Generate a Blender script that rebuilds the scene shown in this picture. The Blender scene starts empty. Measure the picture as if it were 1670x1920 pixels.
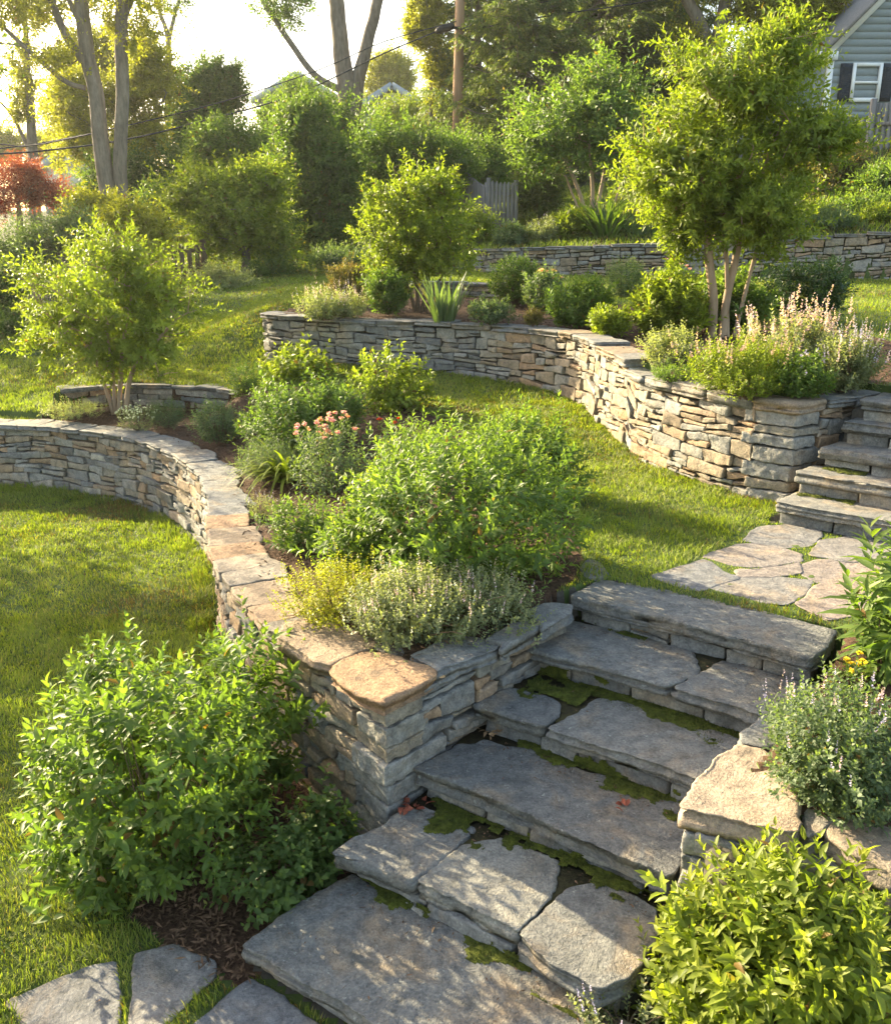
import bpy, math
import numpy as np
from mathutils import Vector

sc = bpy.context.scene
col = sc.collection
R = math.radians

# ------------------------------------------------------------------ camera, sky, sun, exposure
F_PX, HOR, CX, CY, CZ = 1700.0, 430.0, 835.0, 960.0, 3.1     # photo is 1670 x 1920
TH = math.atan((CY - HOR) / F_PX)
cam = bpy.data.cameras.new("camera")
cam.sensor_fit = 'VERTICAL'
cam.sensor_height = 36.0
cam.lens = 36.0 * F_PX / 1920.0
cam.clip_end = 2000
co = bpy.data.objects.new("camera", cam)
co.location = (0, 0, CZ)
co.rotation_euler = (math.pi / 2 - TH, 0, 0)
col.objects.link(co)
sc.camera = co

SUN_AZ, SUN_EL = R(-50), R(22)          # azimuth from +Y (negative = left of the view)
world = bpy.data.worlds.new("World")
sc.world = world
world.use_nodes = True
wn = world.node_tree
bg = wn.nodes["Background"]
sky = wn.nodes.new("ShaderNodeTexSky")
sky.sky_type = 'NISHITA'
sky.sun_disc = False
sky.sun_elevation = SUN_EL
sky.sun_rotation = SUN_AZ
sky.air_density = 1.0
sky.dust_density = 2.5
sky.ozone_density = 1.0
warm = wn.nodes.new("ShaderNodeMix")                     # hazy evening air: less blue overhead
warm.data_type = 'RGBA'
warm.blend_type = 'MULTIPLY'
warm.inputs[0].default_value = 1.0
warm.inputs[7].default_value = (1.10, 1.0, 0.86, 1)
wn.links.new(sky.outputs[0], warm.inputs[6])
wn.links.new(warm.outputs[2], bg.inputs[0])
bg.inputs[1].default_value = 0.135
sl = bpy.data.lights.new("sun", 'SUN')
sl.energy = 5.0
sl.angle = R(0.6)
sl.color = (1.0, 0.85, 0.55)
so = bpy.data.objects.new("sun", sl)
sd = Vector((math.sin(SUN_AZ) * math.cos(SUN_EL), math.cos(SUN_AZ) * math.cos(SUN_EL), math.sin(SUN_EL)))
so.rotation_euler = sd.to_track_quat('Z', 'Y').to_euler()
so.location = (-20, 20, 15)
col.objects.link(so)
vs = sc.view_settings
vs.view_transform = 'Standard'
vs.look = 'None'
vs.exposure = 2.2
vs.gamma = 1
sc.cycles.use_denoising = True
sc.cycles.max_bounces = 6
sc.cycles.diffuse_bounces = 3
sc.cycles.glossy_bounces = 2
sc.cycles.transmission_bounces = 4
sc.cycles.transparent_max_bounces = 6
sc.cycles.caustics_reflective = False
sc.cycles.caustics_refractive = False


# ------------------------------------------------------------------ numbers
def P(px, py, z=None, D=None):
    """photo measurement -> metres, on the level z or at the distance D"""
    r = (px - CX) / F_PX
    u = (CY - py) / F_PX
    Y = math.cos(TH) + u * math.sin(TH)
    Z = -math.sin(TH) + u * math.cos(TH)
    if D is None:
        D = (z - CZ) / (Z / Y)
    return np.array([r / Y * D, D, CZ + Z / Y * D])


def fwd(p):
    return p[1] * math.cos(TH) - (p[2] - CZ) * math.sin(TH)


def hash3(i, j, k, seed):
    h = (i * 374761393 + j * 668265263 + k * 2147483647 + seed * 974711) & 0xFFFFFFFF
    h = ((h ^ (h >> 13)) * 1274126177) & 0xFFFFFFFF
    h = ((h ^ (h >> 16)) * 2246822519) & 0xFFFFFFFF
    return ((h ^ (h >> 15)) & 0xFFFF) / 65535.0


def vn(p, seed=0):
    p = np.asarray(p, float)
    i = np.floor(p).astype(np.int64)
    f = p - i
    f = f * f * (3 - 2 * f)
    o = 0
    for a in (0, 1):
        for b in (0, 1):
            for c in (0, 1):
                w = (f[:, 0] if a else 1 - f[:, 0]) * (f[:, 1] if b else 1 - f[:, 1]) * (f[:, 2] if c else 1 - f[:, 2])
                o = o + w * hash3(i[:, 0] + a, i[:, 1] + b, i[:, 2] + c, seed)
    return o * 2 - 1


def fbm(p, seed=0, oct=3):
    p = np.asarray(p, float)
    o, a, n = 0, 1.0, 0.0
    for k in range(oct):
        o = o + a * vn(p * 2 ** k + 17.3 * k, seed + k)
        n += a
        a *= 0.5
    return o / n


def nrm(v):
    return v / np.maximum(np.linalg.norm(v, axis=-1, keepdims=True), 1e-9)


def inpoly(x, y, poly):
    x = np.asarray(x, float)
    y = np.asarray(y, float)
    c = np.zeros(x.shape, bool)
    n = len(poly)
    for i in range(n):
        x1, y1 = poly[i]
        x2, y2 = poly[(i + 1) % n]
        if y1 == y2:
            continue
        k = ((y1 > y) != (y2 > y)) & (x < (x2 - x1) * (y - y1) / (y2 - y1) + x1)
        c ^= k
    return c


def smooth_path(pts, step=0.03, close=False):
    p = np.asarray(pts, float)
    q = np.vstack([2 * p[0] - p[1], p, 2 * p[-1] - p[-2]])
    out = []
    for i in range(1, len(q) - 2):
        n = max(2, int(np.linalg.norm(q[i + 1] - q[i]) / step))
        t = np.linspace(0, 1, n, endpoint=False)[:, None]
        a, b, c, d = q[i - 1], q[i], q[i + 1], q[i + 2]
        out.append(0.5 * ((2 * b) + (-a + c) * t + (2 * a - 5 * b + 4 * c - d) * t ** 2 + (-a + 3 * b - 3 * c + d) * t ** 3))
    out.append(q[-2][None])
    return np.vstack(out)


def sstep(a, b, x):
    t = np.clip((x - a) / (b - a), 0, 1)
    return t * t * (3 - 2 * t)


# ------------------------------------------------------------------ objects
def tag(o, label=None, cat=None, group=None, kind=None):
    if label:
        o['label'] = label
    if cat:
        o['category'] = cat
    if group:
        o['group'] = group
    if kind:
        o['kind'] = kind
    return o


def thing(name, label, cat, loc, group=None):
    o = bpy.data.objects.new(name, None)
    o.empty_display_size = 0.1
    o.location = tuple(float(v) for v in loc)
    col.objects.link(o)
    return tag(o, label, cat, group)


def make(name, V, F, mat=None, parent=None, attrs=None, smooth=False):
    """V (N,3); F = array (M,k) or list of such arrays"""
    if not isinstance(F, (list, tuple)):
        F = [F]
    F = [np.asarray(f, np.int64) for f in F if len(f)]
    V = np.asarray(V, float)
    if parent is not None:
        V = V - np.array(parent.location)
    me = bpy.data.meshes.new(name)
    me.vertices.add(len(V))
    me.vertices.foreach_set("co", V.astype(np.float32).ravel())
    li = np.concatenate([f.ravel() for f in F])
    tot = np.concatenate([np.full(len(f), f.shape[1]) for f in F])
    st = np.concatenate([[0], np.cumsum(tot)[:-1]])
    me.loops.add(len(li))
    me.loops.foreach_set("vertex_index", li.astype(np.int32))
    me.polygons.add(len(tot))
    me.polygons.foreach_set("loop_start", st.astype(np.int32))
    me.polygons.foreach_set("loop_total", tot.astype(np.int32))
    me.update(calc_edges=True)
    if smooth:
        me.polygons.foreach_set("use_smooth", np.ones(len(tot), bool))
    for k, a in (attrs or {}).items():
        a = np.asarray(a, np.float32)
        dom = 'FACE' if len(a) == len(tot) and len(a) != len(V) else 'POINT'
        at = me.attributes.new(k, 'FLOAT', dom)
        at.data.foreach_set("value", a)
    if mat:
        me.materials.append(mat)
    o = bpy.data.objects.new(name, me)
    col.objects.link(o)
    if parent is not None:
        o.parent = parent
    return o


class Geo:
    """collects pieces into one mesh"""

    def __init__(s):
        s.V, s.F, s.A, s.n = [], {}, [], 0

    def add(s, V, F, rnd=0.5):
        V = np.asarray(V, float)
        for f in (F if isinstance(F, list) else [F]):
            f = np.asarray(f, np.int64)
            if len(f):
                s.F.setdefault(f.shape[1], []).append(f + s.n)
        s.V.append(V)
        r = np.asarray(rnd, float)
        s.A.append(np.broadcast_to(r, (len(V),)).copy() if r.ndim == 0 else r)
        s.n += len(V)

    def build(s, name, mat, parent=None, smooth=False):
        return make(name, np.vstack(s.V), [np.vstack(f) for f in s.F.values()], mat, parent,
                    {'rnd': np.concatenate(s.A)}, smooth)


def box(c, half, rz=0.0, ax=None):
    """8-corner box, ax = 3 axes rows"""
    s = np.array([[-1, -1, -1], [1, -1, -1], [1, 1, -1], [-1, 1, -1], [-1, -1, 1], [1, -1, 1], [1, 1, 1], [-1, 1, 1]], float)
    p = s * np.asarray(half, float)
    if ax is None:
        ca, sa = math.cos(rz), math.sin(rz)
        ax = np.array([[ca, sa, 0], [-sa, ca, 0], [0, 0, 1]])
    p = p @ np.asarray(ax) + np.asarray(c, float)
    F = np.array([[0, 3, 2, 1], [4, 5, 6, 7], [0, 1, 5, 4], [1, 2, 6, 5], [2, 3, 7, 6], [3, 0, 4, 7]])
    return p, F


def beam(a, b, w, h, up=(0, 0, 1)):
    a = np.asarray(a, float)
    b = np.asarray(b, float)
    d = b - a
    L = np.linalg.norm(d)
    d = d / L
    s = np.cross(d, up)
    s = s / np.linalg.norm(s)
    u = np.cross(s, d)
    return box((a + b) / 2, (L / 2, w / 2, h / 2), ax=np.array([d, s, u]))


def tube(pts, rad, n=8, cap=True):
    pts = np.asarray(pts, float)
    rad = np.broadcast_to(np.asarray(rad, float), (len(pts),))
    T = np.gradient(pts, axis=0)
    T = nrm(T)
    ref = np.array([0.31, 0.17, 0.93]) if abs(T[0][2]) < 0.8 else np.array([1.0, 0.1, 0])
    X = nrm(np.cross(T, ref))
    Y = np.cross(T, X)
    a = np.arange(n) * 2 * math.pi / n
    V = pts[:, None] + rad[:, None, None] * (X[:, None] * np.cos(a)[None, :, None] + Y[:, None] * np.sin(a)[None, :, None])
    V = V.reshape(-1, 3)
    i = np.arange(len(pts) - 1)[:, None] * n
    j = np.arange(n)[None]
    k = (np.arange(n) + 1)[None] % n
    F = np.stack([i + j, i + k, i + n + k, i + n + j], -1).reshape(-1, 4)
    if cap:
        V = np.vstack([V, pts[0], pts[-1]])
        m = len(pts) * n
        jj = np.arange(n)
        kk = (jj + 1) % n
        T1 = np.stack([np.full(n, m), kk, jj], -1)
        b0 = (len(pts) - 1) * n
        T2 = np.stack([np.full(n, m + 1), b0 + jj, b0 + kk], -1)
        return V, [F, np.vstack([T1, T2])]
    return V, [F]


# ------------------------------------------------------------------ materials
def mat(name):
    m = bpy.data.materials.new(name)
    m.use_nodes = True
    nt = m.node_tree
    for n in list(nt.nodes):
        nt.nodes.remove(n)
    out = nt.nodes.new("ShaderNodeOutputMaterial")
    return m, nt, out


def N(nt, typ, **kw):
    n = nt.nodes.new(typ)
    for k, v in kw.items():
        if k.startswith('i_'):
            n.inputs[k[2:].replace('_', ' ')].default_value = v
        else:
            setattr(n, k, v)
    return n


def ramp(nt, fac, stops, interp='LINEAR'):
    r = nt.nodes.new("ShaderNodeValToRGB")
    r.color_ramp.interpolation = interp
    e = r.color_ramp.elements
    stops = stops[:32]
    while len(e) < len(stops):
        e.new(0.5)
    for k, (p, c) in enumerate(stops):
        e[k].position = p
        e[k].color = (*c, 1) if len(c) == 3 else c
    nt.links.new(fac, r.inputs[0])
    return r.outputs[0]


def mixc(nt, a, b, fac, mode='MIX'):
    m = nt.nodes.new("ShaderNodeMix")
    m.data_type = 'RGBA'
    m.blend_type = mode
    for s, v in ((m.inputs[6], a), (m.inputs[7], b), (m.inputs[0], fac)):
        if hasattr(v, 'links') or isinstance(v, bpy.types.NodeSocket):
            nt.links.new(v, s)
        elif isinstance(v, (int, float)):
            s.default_value = v
        else:
            s.default_value = (*v, 1)
    return m.outputs[2]


def attr(nt, name):
    a = nt.nodes.new("ShaderNodeAttribute")
    a.attribute_name = name
    return a.outputs['Fac']


def noise(nt, scale, detail=4, rough=0.6, coord='Object', dist=0.0):
    tc = nt.nodes.new("ShaderNodeTexCoord")
    n = nt.nodes.new("ShaderNodeTexNoise")
    n.inputs['Scale'].default_value = scale
    n.inputs['Detail'].default_value = detail
    n.inputs['Roughness'].default_value = rough
    n.inputs['Distortion'].default_value = dist
    nt.links.new(tc.outputs[coord], n.inputs['Vector'])
    return n.outputs['Fac']


def bump(nt, hgt, strength, distance):
    b = nt.nodes.new("ShaderNodeBump")
    b.inputs['Strength'].default_value = strength
    b.inputs['Distance'].default_value = distance
    nt.links.new(hgt, b.inputs['Height'])
    return b.outputs[0]


def princ(nt, out, color, rough=0.8, normal=None, spec=0.3, metal=0.0):
    p = nt.nodes.new("ShaderNodeBsdfPrincipled")
    if isinstance(color, bpy.types.NodeSocket):
        nt.links.new(color, p.inputs['Base Color'])
    else:
        p.inputs['Base Color'].default_value = (*color, 1)
    p.inputs['Roughness'].default_value = rough
    p.inputs['Specular IOR Level'].default_value = spec
    p.inputs['Metallic'].default_value = metal
    if normal is not None:
        nt.links.new(normal, p.inputs['Normal'])
    if out is not None:
        nt.links.new(p.outputs[0], out.inputs[0])
    return p


def leaf_mat(name, dark, mid, tip, trans=0.48, rough=0.5, spec=0.3):
    m, nt, out = mat(name)
    c = ramp(nt, attr(nt, 'rnd'), [(0.0, (0.16, 0.09, 0.03)), (0.012, (0.16, 0.10, 0.03)), (0.02, dark), (0.6, mid), (1.0, [min(1, v * 1.35) for v in mid])])
    c = mixc(nt, c, tip, attr(nt, 'tip'))
    p = princ(nt, None, c, rough, None, spec)
    t = nt.nodes.new("ShaderNodeBsdfTranslucent")
    ct = mixc(nt, c, (1.5, 1.65, 0.48), 1.0, 'MULTIPLY')
    nt.links.new(ct, t.inputs[0])
    mx = nt.nodes.new("ShaderNodeMixShader")
    mx.inputs[0].default_value = trans
    nt.links.new(p.outputs[0], mx.inputs[1])
    nt.links.new(t.outputs[0], mx.inputs[2])
    nt.links.new(mx.outputs[0], out.inputs[0])
    return m


def stone_mat(name, stops, lichen=0.35, bstr=0.5, warm=0.0, cleft=3.0):
    m, nt, out = mat(name)
    base = ramp(nt, attr(nt, 'rnd'), stops)
    n1 = noise(nt, 3.2, 6, 0.62, dist=0.6)
    n2 = noise(nt, 14, 8, 0.7)
    n3 = noise(nt, 70, 4, 0.7)
    c = mixc(nt, base, (0.36, 0.25, 0.14), ramp(nt, n1, [(0.5, (0, 0, 0)), (0.75, (0.6 + warm,) * 3)]))
    c = mixc(nt, c, ramp(nt, n2, [(0.28, (0.42, 0.43, 0.45)), (0.5, (1, 1, 1)), (0.72, (1.45, 1.43, 1.36))]), 0.9, 'MULTIPLY')
    c = mixc(nt, c, ramp(nt, n3, [(0.3, (0.5, 0.5, 0.5)), (0.7, (1.4, 1.4, 1.38))]), 0.7, 'MULTIPLY')
    l1 = noise(nt, 34, 7, 0.72, dist=1.0)
    c = mixc(nt, c, (0.50, 0.51, 0.44), ramp(nt, l1, [(0.60, (0, 0, 0)), (0.68, (lichen,) * 3)]))
    d1 = noise(nt, 5.5, 5, 0.65)
    c = mixc(nt, c, (0.075, 0.075, 0.065), ramp(nt, d1, [(0.56, (0, 0, 0)), (0.74, (0.72,) * 3)]))
    cl = noise(nt, 3.6, 5, 0.6, dist=0.8)
    st = [(0.0, (0, 0, 0))]
    for k in range(1, 11):
        e = 0.27 + k * 0.045
        st += [(e, ((k - 1) / 10.0,) * 3), (e + 0.004, (k / 10.0,) * 3)]
    clf = ramp(nt, cl, st)
    cb = nt.nodes.new("ShaderNodeMath")
    cb.operation = 'MULTIPLY_ADD'
    nt.links.new(clf, cb.inputs[0])
    cb.inputs[1].default_value = cleft
    nt.links.new(n3, cb.inputs[2])
    mm = nt.nodes.new("ShaderNodeMath")
    mm.operation = 'MULTIPLY_ADD'
    nt.links.new(n2, mm.inputs[0])
    mm.inputs[1].default_value = 1.6
    nt.links.new(cb.outputs[0], mm.inputs[2])
    b = bump(nt, mm.outputs[0], bstr, 0.012)
    princ(nt, out, c, 0.82, b, 0.25)
    return m


WALLSTOPS = [(0.0, (0.13, 0.13, 0.128)), (0.2, (0.21, 0.207, 0.20)), (0.4, (0.29, 0.275, 0.25)), (0.55, (0.225, 0.212, 0.185)),
             (0.7, (0.30, 0.245, 0.18)), (0.85, (0.24, 0.18, 0.125)), (0.93, (0.34, 0.225, 0.14)), (1.0, (0.38, 0.36, 0.32))]
M_WALL = stone_mat("wall_stone", WALLSTOPS, 0.3, 0.6)
M_SLAB = stone_mat("slab_stone", [(0, (0.128, 0.127, 0.124)), (0.5, (0.185, 0.182, 0.172)), (0.8, (0.25, 0.238, 0.21)), (1, (0.34, 0.305, 0.245))], 0.55, 0.85, cleft=2.5)
M_CAP = stone_mat("cap_stone", [(0, (0.155, 0.158, 0.16)), (0.45, (0.205, 0.198, 0.185)), (0.7, (0.265, 0.20, 0.14)), (0.9, (0.29, 0.175, 0.10)), (1, (0.33, 0.31, 0.265))], 0.3, 0.6)
M_FLAG = stone_mat("flag_stone", [(0, (0.145, 0.15, 0.16)), (0.5, (0.19, 0.18, 0.172)), (1, (0.235, 0.19, 0.165))], 0.35, 0.5, cleft=2.0)


def simple_mat(name, c1, c2, scale, rough=0.85, bs=0.4, bd=0.02, spec=0.2, stretch=None, detail=5):
    m, nt, out = mat(name)
    tc = nt.nodes.new("ShaderNodeTexCoord")
    mp = nt.nodes.new("ShaderNodeMapping")
    mp.inputs['Scale'].default_value = stretch or (1, 1, 1)
    nt.links.new(tc.outputs['Object'], mp.inputs[0])
    n = nt.nodes.new("ShaderNodeTexNoise")
    n.inputs['Scale'].default_value = scale
    n.inputs['Detail'].default_value = detail
    n.inputs['Roughness'].default_value = 0.68
    nt.links.new(mp.outputs[0], n.inputs['Vector'])
    c = ramp(nt, n.outputs['Fac'], [(0.3, c1), (0.7, c2)])
    princ(nt, out, c, rough, bump(nt, n.outputs['Fac'], bs, bd), spec)
    return m


M_BARK = simple_mat("bark", (0.10, 0.085, 0.068), (0.24, 0.205, 0.165), 9, 0.9, 0.9, 0.03, 0.1, (1, 1, 0.25))
M_TWIG = simple_mat("twig_bark", (0.09, 0.06, 0.04), (0.2, 0.14, 0.09), 30, 0.85, 0.3, 0.005)
M_SMOOTHBARK = simple_mat("smooth_bark", (0.24, 0.16, 0.10), (0.40, 0.29, 0.19), 12, 0.7, 0.4, 0.01, 0.2, (1, 1, 0.2))
M_CORE = simple_mat("dark_packing", (0.05, 0.045, 0.036), (0.11, 0.098, 0.08), 20)
M_MULCH = simple_mat("bark_mulch", (0.035, 0.02, 0.012), (0.13, 0.075, 0.045), 38, 0.95, 1.0, 0.03)
M_CHIP = simple_mat("mulch_chip", (0.05, 0.028, 0.016), (0.21, 0.125, 0.075), 9, 0.9, 0.3, 0.005)
M_SOIL = simple_mat("hill_soil", (0.03, 0.035, 0.014), (0.075, 0.08, 0.03), 6, 0.95, 0.8, 0.05)
M_TURF = simple_mat("turf_soil", (0.045, 0.065, 0.018), (0.085, 0.12, 0.03), 7, 0.95, 0.8, 0.02)
M_MOSS = simple_mat("moss", (0.026, 0.034, 0.007), (0.115, 0.130, 0.018), 22, 0.95, 1.0, 0.02)
M_JOINT = simple_mat("mossy_soil", (0.022, 0.018, 0.012), (0.07, 0.062, 0.024), 22, 0.95, 1.0, 0.015)
M_GREYWOOD = simple_mat("weathered_wood", (0.12, 0.113, 0.106), (0.25, 0.235, 0.22), 16, 0.85, 0.5, 0.006, 0.15, (1, 1, 0.08))
M_DARKWOOD = simple_mat("dark_fence_wood", (0.07, 0.05, 0.03), (0.16, 0.11, 0.07), 16, 0.85, 0.5, 0.006, 0.15, (1, 1, 0.08))
M_POLE = simple_mat("pole_wood", (0.22, 0.13, 0.075), (0.38, 0.25, 0.15), 10, 0.85, 0.5, 0.01, 0.15, (1, 1, 0.06))
M_BLACK = simple_mat("black_rubber", (0.012, 0.012, 0.013), (0.03, 0.03, 0.03), 10, 0.55, 0.1, 0.002)
M_SIDING = simple_mat("grey_blue_siding", (0.26, 0.30, 0.325), (0.29, 0.335, 0.36), 6, 0.6, 0.1, 0.002)
M_SIDING2 = simple_mat("pale_blue_siding", (0.16, 0.21, 0.28), (0.18, 0.235, 0.31), 6, 0.6, 0.1, 0.002)
M_WHITE = simple_mat("white_trim_paint", (0.74, 0.74, 0.72), (0.80, 0.80, 0.78), 8, 0.5, 0.05, 0.002)
M_SHUTTER = simple_mat("dark_shutter_paint", (0.03, 0.036, 0.045), (0.04, 0.047, 0.058), 8, 0.5, 0.05, 0.002)
M_ROOF = simple_mat("roof_shingle", (0.16, 0.16, 0.17), (0.26, 0.26, 0.27), 14, 0.9, 0.6, 0.01)
M_RIM = simple_mat("dry_leaf", (0.22, 0.05, 0.03), (0.34, 0.11, 0.06), 30, 0.7, 0.3, 0.004)
M_DRY = simple_mat("dry_tan_leaf", (0.26, 0.15, 0.08), (0.42, 0.28, 0.15), 30, 0.7, 0.3, 0.004)


def glass_mat():
    m, nt, out = mat("window_glass")
    c = ramp(nt, noise(nt, 2.2, 3, 0.6), [(0.35, (0.03, 0.04, 0.045)), (0.65, (0.12, 0.14, 0.15))])
    princ(nt, out, c, 0.06, None, 0.8)
    return m


M_GLASS = glass_mat()

# leaves: (dark, mid, young)
L_DEEP = leaf_mat("leaf_deep_green", (0.042, 0.072, 0.020), (0.086, 0.138, 0.034), (0.20, 0.25, 0.05))
L_MID = leaf_mat("leaf_mid_green", (0.060, 0.100, 0.024), (0.122, 0.185, 0.044), (0.24, 0.29, 0.06))
L_LIME = leaf_mat("leaf_lime", (0.090, 0.125, 0.018), (0.180, 0.225, 0.030), (0.32, 0.33, 0.045))
L_GOLD = leaf_mat("leaf_gold", (0.14, 0.155, 0.018), (0.27, 0.265, 0.028), (0.40, 0.36, 0.05))
L_BLUE = leaf_mat("leaf_blue_green", (0.062, 0.098, 0.050), (0.125, 0.170, 0.092), (0.21, 0.25, 0.11))
L_GREY = leaf_mat("leaf_grey_green", (0.135, 0.155, 0.085), (0.235, 0.255, 0.145), (0.36, 0.36, 0.20))
L_CONIF = leaf_mat("needle_dark", (0.052, 0.084, 0.026), (0.115, 0.155, 0.045), (0.27, 0.27, 0.06), 0.40)
L_RED = leaf_mat("leaf_maple_red", (0.12, 0.022, 0.022), (0.25, 0.05, 0.04), (0.48, 0.12, 0.06))
L_RUST = leaf_mat("leaf_rusty", (0.075, 0.085, 0.03), (0.15, 0.14, 0.05), (0.36, 0.19, 0.08))
L_BOX = leaf_mat("leaf_glossy_dark", (0.018, 0.045, 0.010), (0.045, 0.09, 0.016), (0.12, 0.19, 0.025), 0.25, 0.35, 0.5)
L_GRASS = leaf_mat("grass_blade", (0.082, 0.116, 0.018), (0.160, 0.200, 0.030), (0.30, 0.28, 0.075), 0.45, 0.6)


def petal_mat(name, a, b):
    return leaf_mat(name, a, b, b, 0.3, 0.6, 0.2)


F_PINK = petal_mat("petal_pink", (0.60, 0.24, 0.38), (0.74, 0.42, 0.54))
F_CORAL = petal_mat("petal_coral", (0.66, 0.30, 0.26), (0.74, 0.42, 0.36))
F_RED = petal_mat("petal_red", (0.6, 0.05, 0.03), (0.7, 0.10, 0.05))
F_LILAC = petal_mat("petal_lilac", (0.36, 0.31, 0.52), (0.52, 0.46, 0.66))
F_BLUSH = petal_mat("petal_blush", (0.50, 0.34, 0.42), (0.66, 0.50, 0.58))
F_MAUVE = petal_mat("petal_mauve", (0.36, 0.24, 0.24), (0.52, 0.38, 0.36))
F_WHITE = petal_mat("petal_white", (0.66, 0.65, 0.58), (0.78, 0.77, 0.70))
F_YELL = petal_mat("petal_yellow", (0.72, 0.50, 0.04), (0.80, 0.62, 0.08))

# ------------------------------------------------------------------ plan of the terraces (metres)
LW = np.array([(-13, 11.6), (-9, 11.5), (-6.6, 11.2), (-5.46, 10.94), (-4.68, 10.72), (-3.72, 10.2), (-2.9, 9.35), (-2.38, 8.45), (-2.07, 7.62),
               (-1.86, 6.8), (-1.66, 6.12), (-1.42, 5.55), (-1.17, 5.05), (-0.90, 4.62), (-0.61, 4.24), (-0.29, 3.86)])
LWS = smooth_path(LW, 0.03)
STAIR_SIDE = np.array([(-0.29, 3.86), (0.03, 4.19), (0.30, 4.46), (0.54, 4.69), (0.74, 4.90)])
UW = np.array([(-2.45, 13.45), (-2.62, 13.12), (-2.3, 12.78), (-1.73, 12.5), (-0.9, 12.16), (-0.1, 11.84), (0.6, 11.45), (1.15, 10.98),
               (1.5, 10.3), (1.66, 9.3), (1.8, 8.45), (2.02, 7.85), (2.35, 7.28), (2.72, 6.92)])
UWS = smooth_path(UW, 0.03)
UP_SIDE = np.array([(2.72, 6.92), (3.0, 7.08), (3.28, 7.24), (3.6, 7.45)])
TW = np.array([(0.62, 21.7), (1.6, 21.25), (3.0, 20.75), (5.0, 20.4), (7.4, 20.15), (9.3, 19.4), (12, 18.4), (15, 17.4)])
TWS = smooth_path(TW, 0.1)
O1 = np.array([-0.86, 3.18])
U1 = np.array([0.81, -0.586])
V1 = np.array([0.586, 0.81])
O2 = np.array([2.44, 6.46])
U2 = np.array([0.78, -0.6258])
V2 = np.array([0.6258, 0.78])


def off(path, d):
    t = np.gradient(path, axis=0)
    t = t / np.linalg.norm(t, axis=1, keepdims=True)
    return path + np.stack([-t[:, 1], t[:, 0]], 1) * d      # left of travel is +


LWC = off(LWS, 0.2)
MIDP = [(-16, 12)] + [tuple(p) for p in LWC[:-5]] + [(-0.22, 4.22), (0.60, 5.05), (1.0, 5.3), (2.2, 4.55), (1.9, 4.1), (1.65, 3.8), (1.3, 3.42), (1.42, 3.14),
                                                     (1.68, 2.95), (2.6, 2.5), (8, 0.5), (16, -1), (60, -1), (60, 60), (-60, 60), (-60, 12)]
UPP = [tuple(p) for p in off(UWS, 0.18)[4:-6]] + [(2.85, 7.15), (3.5, 7.6), (4.5, 6.9), (16, -0.9), (60, -0.9), (60, 60), (-2.2, 60), (-2.3, 14.0)]
BED1 = [tuple(p) for p in off(LWS, 0.15)[120:-6]] + [(-0.05, 4.35), (0.60, 5.0), (0.80, 5.28), (0.90, 5.6), (0.98, 6.6), (0.75, 7.8), (0.1, 9.5), (-0.7, 10.6), (-1.5, 11.0), (-2.5, 11.25), (-2.9, 11.75), (-4.2, 12.1), (-4.7, 11.85), (-5.0, 11.5), (-5.2, 11.25)]
BED2 = [tuple(p) for p in off(UWS, 0.12)[12:-6]] + [(2.95, 7.25), (3.4, 7.5), (4.35, 7.9), (5.0, 9.0), (4.9, 11.0), (3.4, 13.6), (1.6, 15.2), (0.0, 15.6), (-1.5, 15.2), (-2.35, 14.2)]
BED4 = [(1.25, 3.3), (1.6, 2.95), (3, 2.3), (6, 1), (6, 4.4), (3.1, 4.6), (2.25, 4.55), (1.7, 4.05)]
BED0 = [(-1.35, 3.95), (-1.5, 3.5), (-1.15, 3.24), (-0.9, 3.08), (-0.35, 3.55), (-0.25, 3.9), (-0.62, 4.3), (-1.15, 5.0), (-1.5, 4.7)]
BED5 = [(0.5, 2.8), (1.0, 3.1), (2.6, 2.4), (3.4, 0.6), (0.6, 1.0)]


LWK = LWS[::6]


def wall_dist(x, y):
    x = np.asarray(x, float)
    y = np.asarray(y, float)
    o = np.full(x.shape, 9.0)
    m = (x > -14) & (x < 2) & (y > 3) & (y < 14)
    if m.any():
        q = np.stack([x[m], y[m]], -1)
        b = np.full(len(q), 9.0)
        for k in LWK:
            b = np.minimum(b, np.hypot(q[:, 0] - k[0], q[:, 1] - k[1]))
        o[m] = b
    return o


def tw_y(x):
    return np.interp(x, TW[:, 0], TW[:, 1])


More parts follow.
